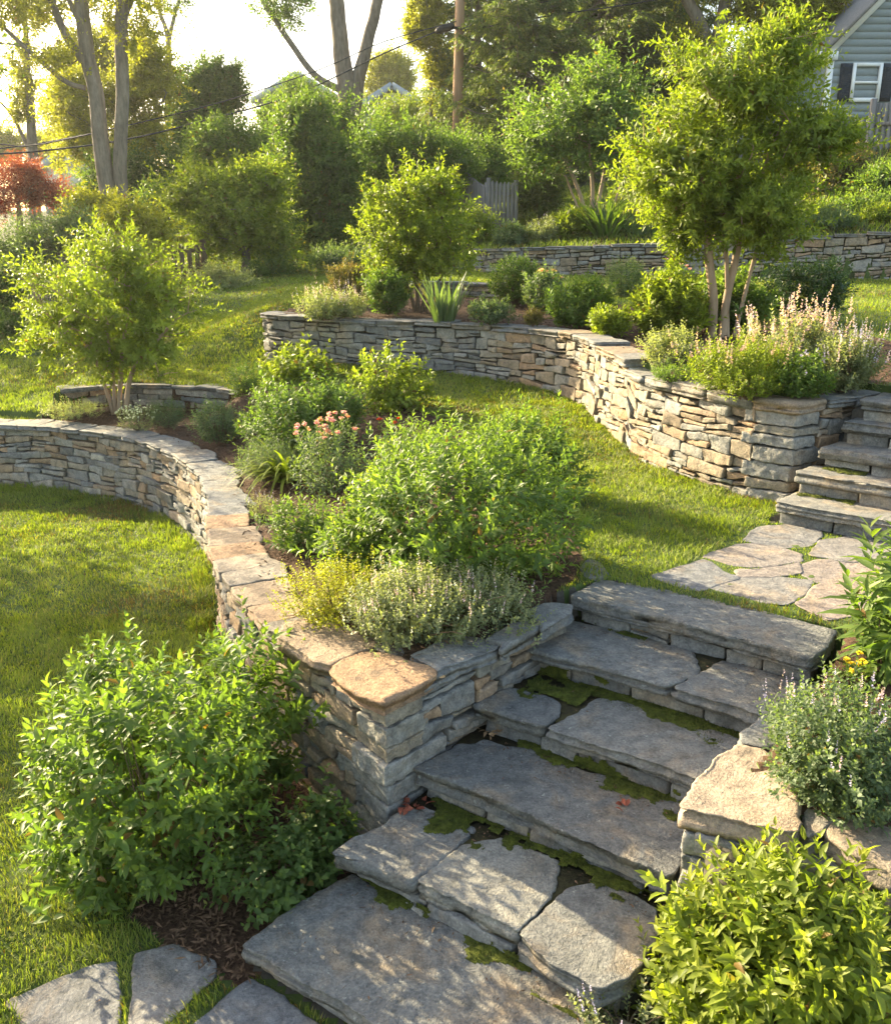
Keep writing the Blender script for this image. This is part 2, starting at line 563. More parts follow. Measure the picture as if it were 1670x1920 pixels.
def H(x, y):
    x = np.asarray(x, float)
    y = np.asarray(y, float)
    mid = 1.0 + 0.085 * np.maximum(0, y - 8.2) - 0.18 * sstep(-1.5, -3.2, x) * sstep(8.2, 11, y) * sstep(18, 12.5, y)
    mid = np.where(y > 24, 1.0 + 0.085 * 15.8 + 0.07 * (y - 24), mid)
    rb = np.clip(0.80 + (y - 2.9) * 0.14, 0.78, 1.0)
    mid = np.where((x > 0.8) & (y < 4.6), rb, mid)
    b1 = inpoly(x, y, BED1)
    bed1 = np.interp(y, [3.8, 5.0, 7.0, 9.0, 11.0], [0.93, 0.90, 0.85, 0.82, 0.79])
    dw = wall_dist(x, y)
    wb = sstep(0.25, 1.5, dw) * sstep(-3.2, -2.4, x)
    mid = np.where(b1 | (dw < 0.5), bed1 + (mid - bed1) * np.where(b1, wb, 0), mid)
    mid = np.where((x < -5.0) & (y < 14), np.minimum(mid, 0.79 + 0.16 * np.maximum(dw, 0)), mid)
    up = 1.86 + 0.02 * np.maximum(0, y - 8)
    ty = tw_y(x)
    hill = 2.50 + 0.045 * np.maximum(x, 0) + (0.10 + 0.013 * np.clip(x, 0, 12)) * np.maximum(y - ty, 0)
    hill = np.where(y > 33, 2.50 + 0.045 * np.maximum(x, 0) + (0.10 + 0.013 * np.clip(x, 0, 12)) * (33 - ty) + 0.05 * (y - 33), hill)
    wy = np.where(x > 0.65, (y > ty + 0.12) * 1.0, sstep(20.8, 24.5, y))
    wx = sstep(-5.0, 0.65, x)
    back = mid + (hill - mid) * wx
    up = up + (back - up) * wy
    mid = np.where(y > 20.8, mid + (back - mid) * wy, mid)
    inm = inpoly(x, y, MIDP)
    inu = inpoly(x, y, UPP)
    # lawn climbs round the left end of the upper wall
    bl = sstep(-4.6, -2.35, x) * sstep(12.9, 14.5, y)
    mid = np.where((x < -2.2) & (y > 12.9) & ~b1, mid * (1 - bl) + up * bl, mid)
    z = np.where(inm, mid, 0.0)
    z = np.where(inu, up, z)
    # ground tucked under the steps
    t = (x - O1[0]) * U1[0] + (y - O1[1]) * U1[1]
    s = (x - O1[0]) * V1[0] + (y - O1[1]) * V1[1]
    ins = (s > 0.1) & (s < 2.75) & (t > 0.02) & (t < 1.5 + 0.05 * s) & ~inm
    z = np.where(ins, np.clip(0.34 * s - 0.22, -0.05, 0.75), z)
    t2 = (x - O2[0]) * U2[0] + (y - O2[1]) * U2[1]
    s2 = (x - O2[0]) * V2[0] + (y - O2[1]) * V2[1]
    ins2 = (s2 > 0.08) & (s2 < 1.35) & (t2 > -0.05 + 0.2 * s2) & (t2 < 2.2)
    z = np.where(ins2, 0.85 + 0.58 * s2, z)
    lo = ~inm & ~ins & ~inu & ~ins2
    z = np.where(lo, 0.02 * vn(np.stack([x * 0.8, y * 0.8, x * 0], -1).reshape(-1, 3), 5).reshape(x.shape) - 0.0, z)
    return z


def region(x, y):
    """0 lower lawn, 1 mid lawn, 2 mulch, 3 upper lawn, 4 hillside, 5 under steps"""
    inm = inpoly(x, y, MIDP)
    inu = inpoly(x, y, UPP)
    r = np.where(inm, 1, 0)
    r = np.where(inu, 3, r)
    for b in (BED0, BED5):
        r = np.where(inpoly(x, y, b) & ~inm, 2, r)
    for b in (BED1, BED4):
        r = np.where(inpoly(x, y, b) & inm, 2, r)
    r = np.where(inpoly(x, y, BED2) & inu, 2, r)
    r = np.where((y > tw_y(x)) & (x > 0.65), 4, r)
    r = np.where((y > 21.5 + 0.25 * (x + 5)) & (x <= 0.65), 4, r)
    r = np.where((x < -6.5) & (y > 15.5), 4, r)
    t = (x - O1[0]) * U1[0] + (y - O1[1]) * U1[1]
    s = (x - O1[0]) * V1[0] + (y - O1[1]) * V1[1]
    r = np.where((s > 0.0) & (s < 2.85) & (t > 0.0) & (t < 1.5 + 0.05 * s) & ~inm, 5, r)
    t2 = (x - O2[0]) * U2[0] + (y - O2[1]) * U2[1]
    s2 = (x - O2[0]) * V2[0] + (y - O2[1]) * V2[1]
    r = np.where((s2 > 0.0) & (s2 < 1.4) & (t2 > -0.05) & (t2 < 2.2), 5, r)
    return r


# flagstones (outlines in photo measurements, level)
FLAG_TOP = [
    ([(1405, 1012), (1425, 990), (1475, 987), (1528, 996), (1535, 1005), (1510, 1022), (1470, 1026)], 'pale grey flagstone furthest up the landing, against the lowest upper step', 0.35),
    ([(1332, 1045), (1385, 1023), (1440, 1022), (1492, 1040), (1492, 1052), (1425, 1062), (1380, 1060)], 'broad pinkish grey flagstone in the second row of the landing, touching the lawn', 0.7),
    ([(1235, 1082), (1318, 1052), (1335, 1060), (1352, 1075), (1378, 1084), (1310, 1105)], 'grey flagstone at the lawn edge of the landing, next to the top step slab', 0.15),
    ([(1385, 1070), (1425, 1068), (1490, 1058), (1495, 1075), (1440, 1084), (1388, 1082)], 'narrow sunlit flagstone strip in the middle of the landing', 0.8),
    ([(1335, 1103), (1362, 1090), (1440, 1085), (1512, 1092), (1500, 1112), (1470, 1130), (1430, 1128)], 'half blue half tan flagstone in the middle row just behind the top step slab', 0.45),
    ([(1530, 1040), (1545, 1016), (1600, 1008), (1660, 1020), (1665, 1042), (1600, 1052)], 'pale flagstone at the right of the landing below the upper stairs', 0.55),
    ([(1500, 1065), (1540, 1052), (1605, 1056), (1660, 1070), (1650, 1090), (1580, 1095), (1525, 1088)], 'purplish flagstone by the tall lily leaves on the landing', 0.85),
    ([(1505, 1132), (1540, 1100), (1590, 1098), (1650, 1112), (1640, 1140), (1560, 1160)], 'reddish brown flagstone beside the grass tuft at the right end of the top step', 0.95),
]
FLAG_LOW = [
    ([(18, 1872), (95, 1840), (178, 1808), (219, 1800), (222, 1850), (220, 1935), (150, 1960), (60, 1930)], 'leftmost grey flagstone set in the lower lawn', 0.2),
    ([(248, 1785), (330, 1768), (398, 1800), (400, 1828), (352, 1880), (300, 1930), (238, 1940), (246, 1850)], 'grey flagstone with tan stains between two others below the mulch', 0.5),
    ([(352, 1935), (420, 1870), (470, 1830), (505, 1850), (600, 1925), (680, 2010), (520, 2060), (360, 2020)], 'dark grey flagstone beside the front of the bottom step', 0.1),
]
for k in range(len(FLAG_TOP)):
    q = np.array([P(a, b, 1.0)[:2] for a, b in FLAG_TOP[k][0]])
    FLAG_TOP[k] = (q.mean(0) + (q - q.mean(0)) * 1.2,) + FLAG_TOP[k][1:]
for k in range(len(FLAG_LOW)):
    q = np.array([P(a, b, 0.03)[:2] for a, b in FLAG_LOW[k][0]])
    FLAG_LOW[k] = (q.mean(0) + (q - q.mean(0)) * 1.04,) + FLAG_LOW[k][1:]
LANDING = [tuple(P(a, b, 1.0)[:2]) for a, b in [(1215, 1088), (1320, 1045), (1410, 985), (1530, 985), (1700, 990), (1720, 1170), (1545, 1190), (1540, 1160)]]


# ------------------------------------------------------------------ ground
def build_ground():
    xs = np.concatenate([np.arange(-16, -6, 0.16), np.arange(-6, 5, 0.04), np.arange(5, 16.01, 0.14)])
    ys = np.concatenate([np.arange(-1, 1.5, 0.1), np.arange(1.5, 13, 0.04), np.arange(13, 34.01, 0.12)])
    xs[-1], ys[-1] = 16, 34
    X, Y = np.meshgrid(xs, ys)
    Z = H(X, Y)
    reg = region(X, Y)
    pts = np.stack([X, Y, Z], -1).reshape(-1, 3)
    rr = reg.reshape(-1)
    n = fbm(pts * 9.0, 3, 3)
    pts[:, 2] += np.where(rr == 2, 0.022 * n, np.where(rr == 5, 0, 0.008 * n))
    nx, ny = len(xs), len(ys)
    idx = np.arange(nx * ny).reshape(ny, nx)
    Fq = np.stack([idx[:-1, :-1], idx[:-1, 1:], idx[1:, 1:], idx[1:, :-1]], -1).reshape(-1, 4)
    fr = rr[Fq[:, 0]]

    def sub(name, mask, m):
        f = Fq[mask]
        u, inv = np.unique(f, return_inverse=True)
        return tag(make(name, pts[u], inv.reshape(f.shape), m, smooth=True), kind='structure')

    sub('lawn', np.isin(fr, (0, 1, 3)), M_TURF)
    sub('mulch_ground', fr == 2, M_MULCH)
    sub('hillside', fr == 4, M_SOIL)
    sub('soil_under_steps', fr == 5, M_CORE)
    xs = np.linspace(-400, 400, 161)
    ys = np.linspace(-200, 600, 161)
    X, Y = np.meshgrid(xs, ys)
    Z = H(np.clip(X, -15, 15), np.clip(Y, 0, 80)) - 0.4
    Z = np.where((np.abs(X) < 22) & (Y > -8) & (Y < 36), -1.0, Z)
    idx = np.arange(X.size).reshape(X.shape)
    Fq = np.stack([idx[:-1, :-1], idx[:-1, 1:], idx[1:, 1:], idx[1:, :-1]], -1).reshape(-1, 4)
    tag(make('ground', np.stack([X, Y, Z], -1).reshape(-1, 3), Fq, M_SOIL, smooth=True), kind='structure')
    # skirt joining the fine sheet to the far ground
    b = []
    for i in range(0, 400, 8):
        b.append((-16 + i * 0.08, 34))
    b = [(-16, y) for y in np.arange(-1, 34, 1.0)] + [(x, 34) for x in np.arange(-16, 16, 1.0)] + [(16, y) for y in np.arange(34, -1.1, -1.0)]
    b = np.array(b)
    cen = np.array([0, 16])
    o = cen + (b - cen) * 1.9
    zi = H(np.clip(b[:, 0], -15.9, 15.9), np.clip(b[:, 1], -1, 33.9)) - 0.02
    zo = H(np.clip(o[:, 0], -15, 15), np.clip(o[:, 1], 0, 80)) - 0.35
    V = np.vstack([np.column_stack([b, zi]), np.column_stack([o, zo])])
    m = len(b)
    i = np.arange(m - 1)
    tag(make('outer_ground', V, np.stack([i, i + 1, i + m + 1, i + m], -1), M_SOIL, smooth=True), kind='structure')


build_ground()

# ------------------------------------------------------------------ stones
def stone_template(ax, ay, az):
    """surface grid of [-1,1]^3 without the back (-y) face; ay from -1 to 1 (front = +1)"""
    V, F, n = [], [], 0

    def patch(A, B, fn, flip):
        nonlocal n
        U, W = np.meshgrid(A, B)
        V.append(np.stack(fn(U.ravel(), W.ravel()), -1))
        idx = np.arange(U.size).reshape(U.shape) + n
        q = np.stack([idx[:-1, :-1], idx[:-1, 1:], idx[1:, 1:], idx[1:, :-1]], -1).reshape(-1, 4)
        F.append(q[:, ::-1] if flip else q)
        n += U.size

    one = np.ones_like
    patch(ax, az, lambda u, w: (u, one(u), w), True)            # front
    patch(ax, ay, lambda u, w: (u, w, one(u)), False)           # top
    patch(ax, ay, lambda u, w: (u, w, -one(u)), True)           # bottom
    patch(ay, az, lambda u, w: (one(u), u, w), False)           # +x
    patch(ay, az, lambda u, w: (-one(u), u, w), True)           # -x
    V = np.vstack(V)
    F = np.vstack(F)
    # weld
    key = np.round(V, 5)
    u, inv = np.unique(key, axis=0, return_inverse=True)
    inv = np.asarray(inv).reshape(-1)
    return u, inv[F]


AX_HI = np.array([-1, -.95, -.85, -.6, -.3, 0, .3, .6, .85, .95, 1.])
AZ_HI = np.array([-1, -.85, -.5, 0, .5, .85, 1.])
AY_HI = np.array([-1, 0, .6, .85, .95, 1.])
T_HI = stone_template(AX_HI, AY_HI, AZ_HI)
T_XX = stone_template(np.concatenate([[-1, -.97], np.linspace(-.9, .9, 21), [.97, 1]]), np.concatenate([[-1], np.linspace(-.8, .9, 12), [.97, 1.]]), np.concatenate([[-1, -.93], np.linspace(-.75, .75, 7), [.93, 1.]]))
T_LO = stone_template(np.array([-1, -.9, -.5, 0, .5, .9, 1.]), np.array([-1, .5, .9, 1.]), np.array([-1, -.75, 0, .75, 1.]))


def add_stone(g, corners, rng, tpl=T_HI, r=0.014, amp=0.009, rnd=None):
    """corners[ix][iy][iz] -> 3D, iy=1 front"""
    T, F = tpl
    c = np.asarray(corners, float)
    half = 0.5 * np.array([np.linalg.norm(c[1, 1, 0] - c[0, 1, 0]), np.linalg.norm(c[0, 1, 0] - c[0, 0, 0]), np.linalg.norm(c[0, 1, 1] - c[0, 1, 0])])
    rr = min(r, half.min() * 0.7)
    m = T * half
    q = np.clip(m, -(half - rr), half - rr)
    d = m - q
    L = np.linalg.norm(d, axis=1, keepdims=True)
    nd = d / np.maximum(L, 1e-9)
    t = (q + rr * nd * (L > 1e-9)) / half
    u = (t + 1) / 2
    V = 0
    for ix in (0, 1):
        for iy in (0, 1):
            for iz in (0, 1):
                w = (u[:, 0] if ix else 1 - u[:, 0]) * (u[:, 1] if iy else 1 - u[:, 1]) * (u[:, 2] if iz else 1 - u[:, 2])
                V = V + w[:, None] * c[ix, iy, iz]
    cen = c.mean((0, 1, 2))
    ex = c[1, 1, 0] - c[0, 1, 0]
    ex = ex / np.linalg.norm(ex)
    ez = np.array([0, 0, 1.0])
    ey = np.cross(ez, ex)
    if np.dot(ey, c[0, 1, 0] - c[0, 0, 0]) < 0:
        ey = -ey
    nw = nd[:, :1] * ex + nd[:, 1:2] * ey + nd[:, 2:] * ez
    sd_ = int(rng.integers(1, 9999))
    nz = fbm(V * 13 + sd_, sd_ % 97, 3) * amp * 1.2 + np.abs(vn(V * 26 + sd_, 3)) * amp * -0.7 + fbm(V * 60, 7, 1) * amp * 0.25
    V = V + nw * nz[:, None]
    # a tilted face plane
    tl = rng.normal(0, 0.05, 2)
    V = V + ey * ((V - cen) @ ex * tl[0] + (V - cen)[:, 2] * tl[1])[:, None] * (u[:, 1:2] > 0.5)
    g.add(V, F, rng.random() if rnd is None else rnd)


class Path:
    def __init__(s, pts):
        s.p = np.asarray(pts, float)
        d = np.linalg.norm(np.diff(s.p, axis=0), axis=1)
        s.s = np.concatenate([[0], np.cumsum(d)])
        s.L = s.s[-1]
        t = np.gradient(s.p, axis=0)
        s.t = t / np.linalg.norm(t, axis=1, keepdims=True)

    def at(s, a):
        return np.array([np.interp(a, s.s, s.p[:, 0]), np.interp(a, s.s, s.p[:, 1])])

    def tan(s, a):
        v = np.array([np.interp(a, s.s, s.t[:, 0]), np.interp(a, s.s, s.t[:, 1])])
        return v / np.linalg.norm(v)


def wall_face(g, path, side, ztop, zbase, rng, s0=0.0, s1=None, band=(0.11, 0.17), chunk=(0.2, 0.5), depth=0.2, inset=0.02, tpl=T_HI,
              r=0.014, amp=0.009, gap=0.004, rust=None):
    """side=+1: outward is left of travel, -1: right.  ztop(s), zbase(s)"""
    s1 = path.L if s1 is None else s1
    zt, zb = ztop, zbase
    maxh = max(zt(s) - zb(s) for s in np.linspace(s0, s1, 20)) + 0.12
    b = [0.0]
    while b[-1] < maxh:
        b.append(b[-1] + rng.uniform(*band))
    ph = rng.uniform(0, 50, len(b))

    def zz(k, s):
        w = 0 if k == 0 else 0.02 * math.sin(s * 3.1 + ph[k]) + 0.014 * math.sin(s * 7.7 + 2 * ph[k])
        return zt(s) - b[k] + w

    def corner(s, o, z):
        p = path.at(s)
        t = path.tan(s)
        n = np.array([-t[1], t[0]]) * side
        q = p + n * (o - inset)
        return np.array([q[0], q[1], z])

    def put(a, c, zfa, zfb):
        if c - a < 0.03:
            return
        pr = rng.normal(0, 0.010)
        j = lambda: rng.normal(0, 0.007)
        za0, za1 = zfa(a), zfb(a)
        zc0, zc1 = zfa(c), zfb(c)
        gz = gap
        cc = [[[corner(a + gap + j(), -depth, za0 + gz), corner(a + gap + j(), -depth, za1 - gz)],
               [corner(a + gap + j(), pr + j(), za0 + gz + j()), corner(a + gap + j(), pr + j(), za1 - gz + j())]],
              [[corner(c - gap + j(), -depth, zc0 + gz), corner(c - gap + j(), -depth, zc1 - gz)],
               [corner(c - gap + j(), pr + j(), zc0 + gz + j()), corner(c - gap + j(), pr + j(), zc1 - gz + j())]]]
        rv = rng.random()
        if rust is not None:
            rv = float(np.clip(rust(0.5 * (a + c), rv), 0, 1))
        add_stone(g, cc, rng, tpl, r, amp, rv)

    for k in range(len(b) - 1):
        s = s0 + (0 if k % 2 else 0)
        first = True
        while s < s1 - 0.01:
            c = s + rng.uniform(*chunk)
            if first and k % 2:
                c = s + rng.uniform(chunk[0] * 0.5, chunk[0])
            first = False
            if s1 - c < chunk[0] * 0.6:
                c = s1
            if zz(k, 0.5 * (s + c)) < zb(0.5 * (s + c)) - 0.03:
                s = c
                continue
            hgt = b[k + 1] - b[k]
            m = rng.random()
            if m < 0.48 or hgt < 0.09:
                put(s, c, lambda q: zz(k + 1, q), lambda q: zz(k, q))
            else:
                fr = [rng.uniform(0.36, 0.64)] if m < 0.95 else [rng.uniform(.28, .38), rng.uniform(.62, .72)]
                ed = [0] + fr + [1]
                for a0, a1 in zip(ed[:-1], ed[1:]):
                    lo_ = lambda q, a=a0: zz(k + 1, q) + (zz(k, q) - zz(k + 1, q)) * a
                    hi_ = lambda q, a=a1: zz(k + 1, q) + (zz(k, q) - zz(k + 1, q)) * a
                    if c - s > 0.3 and rng.random() < 0.6:
                        mid_ = s + (c - s) * rng.uniform(.35, .65)
                        put(s, mid_, lo_, hi_)
                        put(mid_, c, lo_, hi_)
                    else:
                        put(s, c, lo_, hi_)
            s = c


def core(path, side, ztop, zbase, o0, o1, parent, s0=0, s1=None, n=60):
    """dark packing behind the face stones"""
    s1 = path.L if s1 is None else s1
    V = []
    for s in np.linspace(s0, s1, n):
        p = path.at(s)
        t = path.tan(s)
        nn = np.array([-t[1], t[0]]) * side
        for o in (o0, o1):
            q = p - nn * o
            V += [(q[0], q[1], zbase(s) - 0.15), (q[0], q[1], ztop(s) - 0.004)]
    V = np.array(V)
    i = np.arange(n - 1) * 4
    F = np.vstack([np.stack([i + a, i + 4 + a, i + 4 + b_, i + b_], -1) for a, b_ in ((0, 1), (1, 3), (3, 2))])
    e = (n - 1) * 4
    F = np.vstack([F, [[0, 1, 3, 2], [e, e + 2, e + 3, e + 1]]])
    return make('packing', V, F, M_CORE, parent)


def slab(poly, ztop, thick, rng, rough=0.010, edge=0.012, step=0.03, tilt=(0, 0), top=0.004, rnd=0.5, und=0.02):
    """irregular flat stone with split edges; poly (n,2) any winding"""
    p = np.asarray(poly, float)
    ar = 0.5 * np.sum(p[:, 0] * np.roll(p[:, 1], -1) - np.roll(p[:, 0], -1) * p[:, 1])
    if ar < 0:
        p = p[::-1]
    q = []
    n = len(p)
    for i in range(n):
        a, b = p[i], p[(i + 1) % n]
        m = max(2, int(np.linalg.norm(b - a) / step))
        q.append(a + (b - a) * np.linspace(0, 1, m, endpoint=False)[:, None])
    q = np.vstack(q)
    for _ in range(1):
        q = 0.5 * q + 0.25 * (np.roll(q, 1, 0) + np.roll(q, -1, 0))
    sd_ = int(rng.integers(1, 9000))
    t = np.roll(q, -1, 0) - np.roll(q, 1, 0)
    t = nrm(t)
    nn = np.stack([t[:, 1], -t[:, 0]], 1)
    q3 = np.column_stack([q, np.full(len(q), sd_)])
    q = q + nn * (fbm(q3 * 5, sd_ % 91, 3) * rough * 1.6 + vn(q3 * 38, 3) * rough * 0.35)[:, None]
    c = q.mean(0)
    m = len(q)
    rings = []
    lev = [(-1.0, -und), (-0.9, -0.2 * und)]
    zc, oc = -0.9, -0.2 * und
    while zc < -0.16:
        o2 = float(rng.normal(0, 0.55) * edge)
        lev += [(zc + 0.015, o2)]
        zc += rng.uniform(0.16, 0.34)
        lev += [(min(zc, -0.05), o2)]
    lev += [(-0.04, 0.15 * edge), (0.0, -0.30 * edge)]
    for k, (zf, o) in enumerate(lev):
        z = ztop + zf * thick
        zq = round(zf * 3) * 2.3
        lay = fbm(np.column_stack([q * 8, np.full(m, zq + sd_)]), 11, 2) * edge * 0.9 + vn(np.column_stack([q * 34, np.full(m, zq + sd_)]), 12) * edge * 0.45
        qq = q + nn * (o + lay)[:, None]
        dz = vn(np.column_stack([q * 6, np.full(m, sd_ + k // 2)]), 13) * thick * 0.05
        rings.append(np.column_stack([qq, z + dz]))
    nl = len(rings)
    base = rings[-1]
    for f in (0.97, 0.92, 0.84, 0.72, 0.57, 0.4, 0.2):
        w = c + (base[:, :2] - c) * f
        rings.append(np.column_stack([w, np.full(m, ztop)]))
    for rr in rings[nl:]:
        rr[:, 2] += fbm(np.column_stack([rr[:, :2] * 5, np.full(m, sd_)]), 21, 3) * top + 0.001
    rings = [np.column_stack([r_[:, :2], r_[:, 2] + (r_[:, 0] - c[0]) * tilt[0] + (r_[:, 1] - c[1]) * tilt[1]]) for r_ in rings]
    V = np.vstack(rings + [np.array([[c[0], c[1], rings[-1][:, 2].mean()]]), np.array([[c[0], c[1], ztop - thick]])])
    F = []
    j = np.arange(m)
    k = (j + 1) % m
    for r_ in range(len(rings) - 1):
        F.append(np.stack([r_ * m + j, r_ * m + k, (r_ + 1) * m + k, (r_ + 1) * m + j], -1))
    b = (len(rings) - 1) * m
    ct = len(rings) * m
    return V, [np.vstack(F), np.vstack([np.stack([b + j, b + k, np.full(m, ct)], -1), np.stack([k, j, np.full(m, ct + 1)], -1)])], rnd


def put_slab(name, parent, m, *a, **k):
    V, F, rnd = slab(*a, **k)
    return make(name, V, F, m, parent, {'rnd': np.full(len(V), rnd)}, smooth=False)


def caps(path, side, s0, s1, width, ztop, thick, rng, parent, lens=(0.24, 0.5), over=0.02, rnd=None, step=0.03):
    s = s0
    while s < s1 - 0.02:
        L = rng.uniform(*lens)
        e = min(s1, s + L)
        if s1 - e < lens[0] * 0.6:
            e = s1
        w = width * rng.uniform(0.85, 1.08)
        pts = []
        k = max(2, int((e - s) / 0.12) + 1)
        for a in np.linspace(s + 0.005, e - 0.005, k):
            t = path.tan(a)
            n = np.array([-t[1], t[0]]) * side
            pts.append(path.at(a) + n * (over + rng.normal(0, 0.008)))
        for a in np.linspace(e - 0.005, s + 0.005, k):
            t = path.tan(a)
            n = np.array([-t[1], t[0]]) * side
            pts.append(path.at(a) - n * (w + rng.normal(0, 0.02)))
        sm = 0.5 * (s + e)
        put_slab('capstone', parent, M_CAP, np.array(pts), ztop(sm) + rng.normal(0, 0.006), thick * rng.uniform(0.85, 1.2), rng,
                 rnd=rng.random() if rnd is None else float(np.clip(rnd(sm, rng.random()), 0, 1)), tilt=(rng.normal(0, .012), rng.normal(0, .012)), step=step)
        s = e


# ---- lower retaining wall
def lower_wall():
    rng = np.random.default_rng(11)
    root = thing('stone_retaining_wall', 'curved dry stone wall of the lower bed, sweeping from the left edge to the stairs', 'stone wall', (-0.29, 3.86, 0))
    pa = Path(LWS)
    yy = lambda s: pa.at(s)[1]
    zcap = lambda s: float(np.interp(yy(s), [3.8, 5.0, 7.0, 9.0, 11.0], [0.95, 0.92, 0.88, 0.85, 0.82]))
    zt = lambda s: zcap(s) - 0.065
    zb = lambda s: -0.02
    near = pa.L - 4.2
    g = Geo()
    wall_face(g, pa, -1, zt, zb, rng, s0=4.5, s1=near, band=(0.075, 0.125), chunk=(0.15, 0.40), tpl=T_HI, r=0.009, amp=0.012, gap=0.0035)
    rust = lambda s, r: r if rng.random() < 0.6 else 0.6 + 0.35 * r
    wall_face(g, pa, -1, zt, zb, rng, s0=near, s1=pa.L - 0.30, band=(0.075, 0.12), chunk=(0.15, 0.36), tpl=T_HI, r=0.012, amp=0.015, rust=rust)
    # the stair side
    ps = Path(smooth_path(STAIR_SIDE, 0.03))
    zs = lambda s: 0.90 + 0.03 * s / ps.L
    wall_face(g, ps, -1, zs, lambda s: 0.2 + 0.36 * s, rng, s0=0.27, s1=ps.L + 0.0, band=(0.09, 0.13), chunk=(0.2, 0.42), tpl=T_HI, r=0.012, amp=0.014)
    # big quoins at the corner
    ca = pa.at(pa.L)
    t1 = -pa.tan(pa.L - 0.15)
    t2 = ps.tan(0.12)
    z = 0.885
    for k, (h, la, lb, rv) in enumerate([(0.10, 0.30, 0.26, 0.62), (0.115, 0.24, 0.31, 0.50), (0.085, 0.32, 0.24, 0.66), (0.125, 0.30, 0.44, 0.40), (0.115, 0.46, 0.28, 0.30), (0.12, 0.3, 0.4, 0.25), (0.12, 0.4, 0.3, 0.4), (0.12, 0.3, 0.3, 0.4)]):
        o = rng.normal(0, 0.013, 2)
        c0 = ca + o * 0.7 + 0.014 * (t1 + t2)
        q = {(0, 1): c0 + t1 * la, (1, 1): c0, (1, 0): c0 + t2 * lb, (0, 0): c0 + t1 * la + t2 * lb}
        cc = [[[np.array([*q[(ix, iy)], z - h + 0.004]), np.array([*q[(ix, iy)], z - 0.004])] for iy in (0, 1)] for ix in (0, 1)]
        add_stone(g, cc, rng, T_XX, 0.009, 0.014, rv)
        z -= h
    g.build('stone_face', M_WALL, root, smooth=True)
    core(pa, -1, zt, zb, 0.09, 0.34, root, s0=4.4, s1=pa.L - 0.2, n=160)
    core(ps, -1, zs, lambda s: 0.2 + 0.3 * s, 0.09, 0.3, root, s0=0.2, n=20)
    warm = lambda s, r: 0.45 * r if s < pa.L - 3.4 else 0.5 + 0.4 * r
    caps(pa, -1, 4.5, pa.L - 2.2, 0.36, zcap, 0.065, rng, root, lens=(0.22, 0.42), rnd=warm)
    caps(pa, -1, pa.L - 2.2, pa.L - 0.98, 0.40, zcap, 0.075, rng, root, lens=(0.26, 0.40), rnd=warm, step=0.02)
    for pts, z, th, rv in [
        ([(519, 1192), (536, 1166), (572, 1158), (640, 1172), (707, 1196), (700, 1214), (622, 1247), (585, 1238)], 0.945, 0.085, 0.72),
        ([(616, 1258), (640, 1236), (684, 1222), (745, 1230), (819, 1256), (804, 1276), (722, 1318), (668, 1296)], 0.96, 0.085, 0.86),
        ([(694, 1212), (727, 1200), (762, 1216), (742, 1230), (714, 1222)], 0.945, 0.06, 0.25),
        ([(770, 1228), (846, 1190), (890, 1193), (936, 1209), (930, 1218), (818, 1262), (800, 1248)], 0.95, 0.08, 0.22),
        ([(905, 1196), (960, 1166), (1010, 1160), (1016, 1172), (938, 1218), (938, 1204)], 0.975, 0.08, 0.3),
        ([(985, 1150), (1020, 1128), (1069, 1132), (1069, 1146), (1014, 1180), (1010, 1164)], 0.99, 0.085, 0.25)]:
        put_slab('capstone', root, M_CAP, np.array([P(a, b, z)[:2] for a, b in pts]), z, th, rng, rnd=rv, step=0.02, edge=0.016, rough=0.010, top=0.008)


lower_wall()


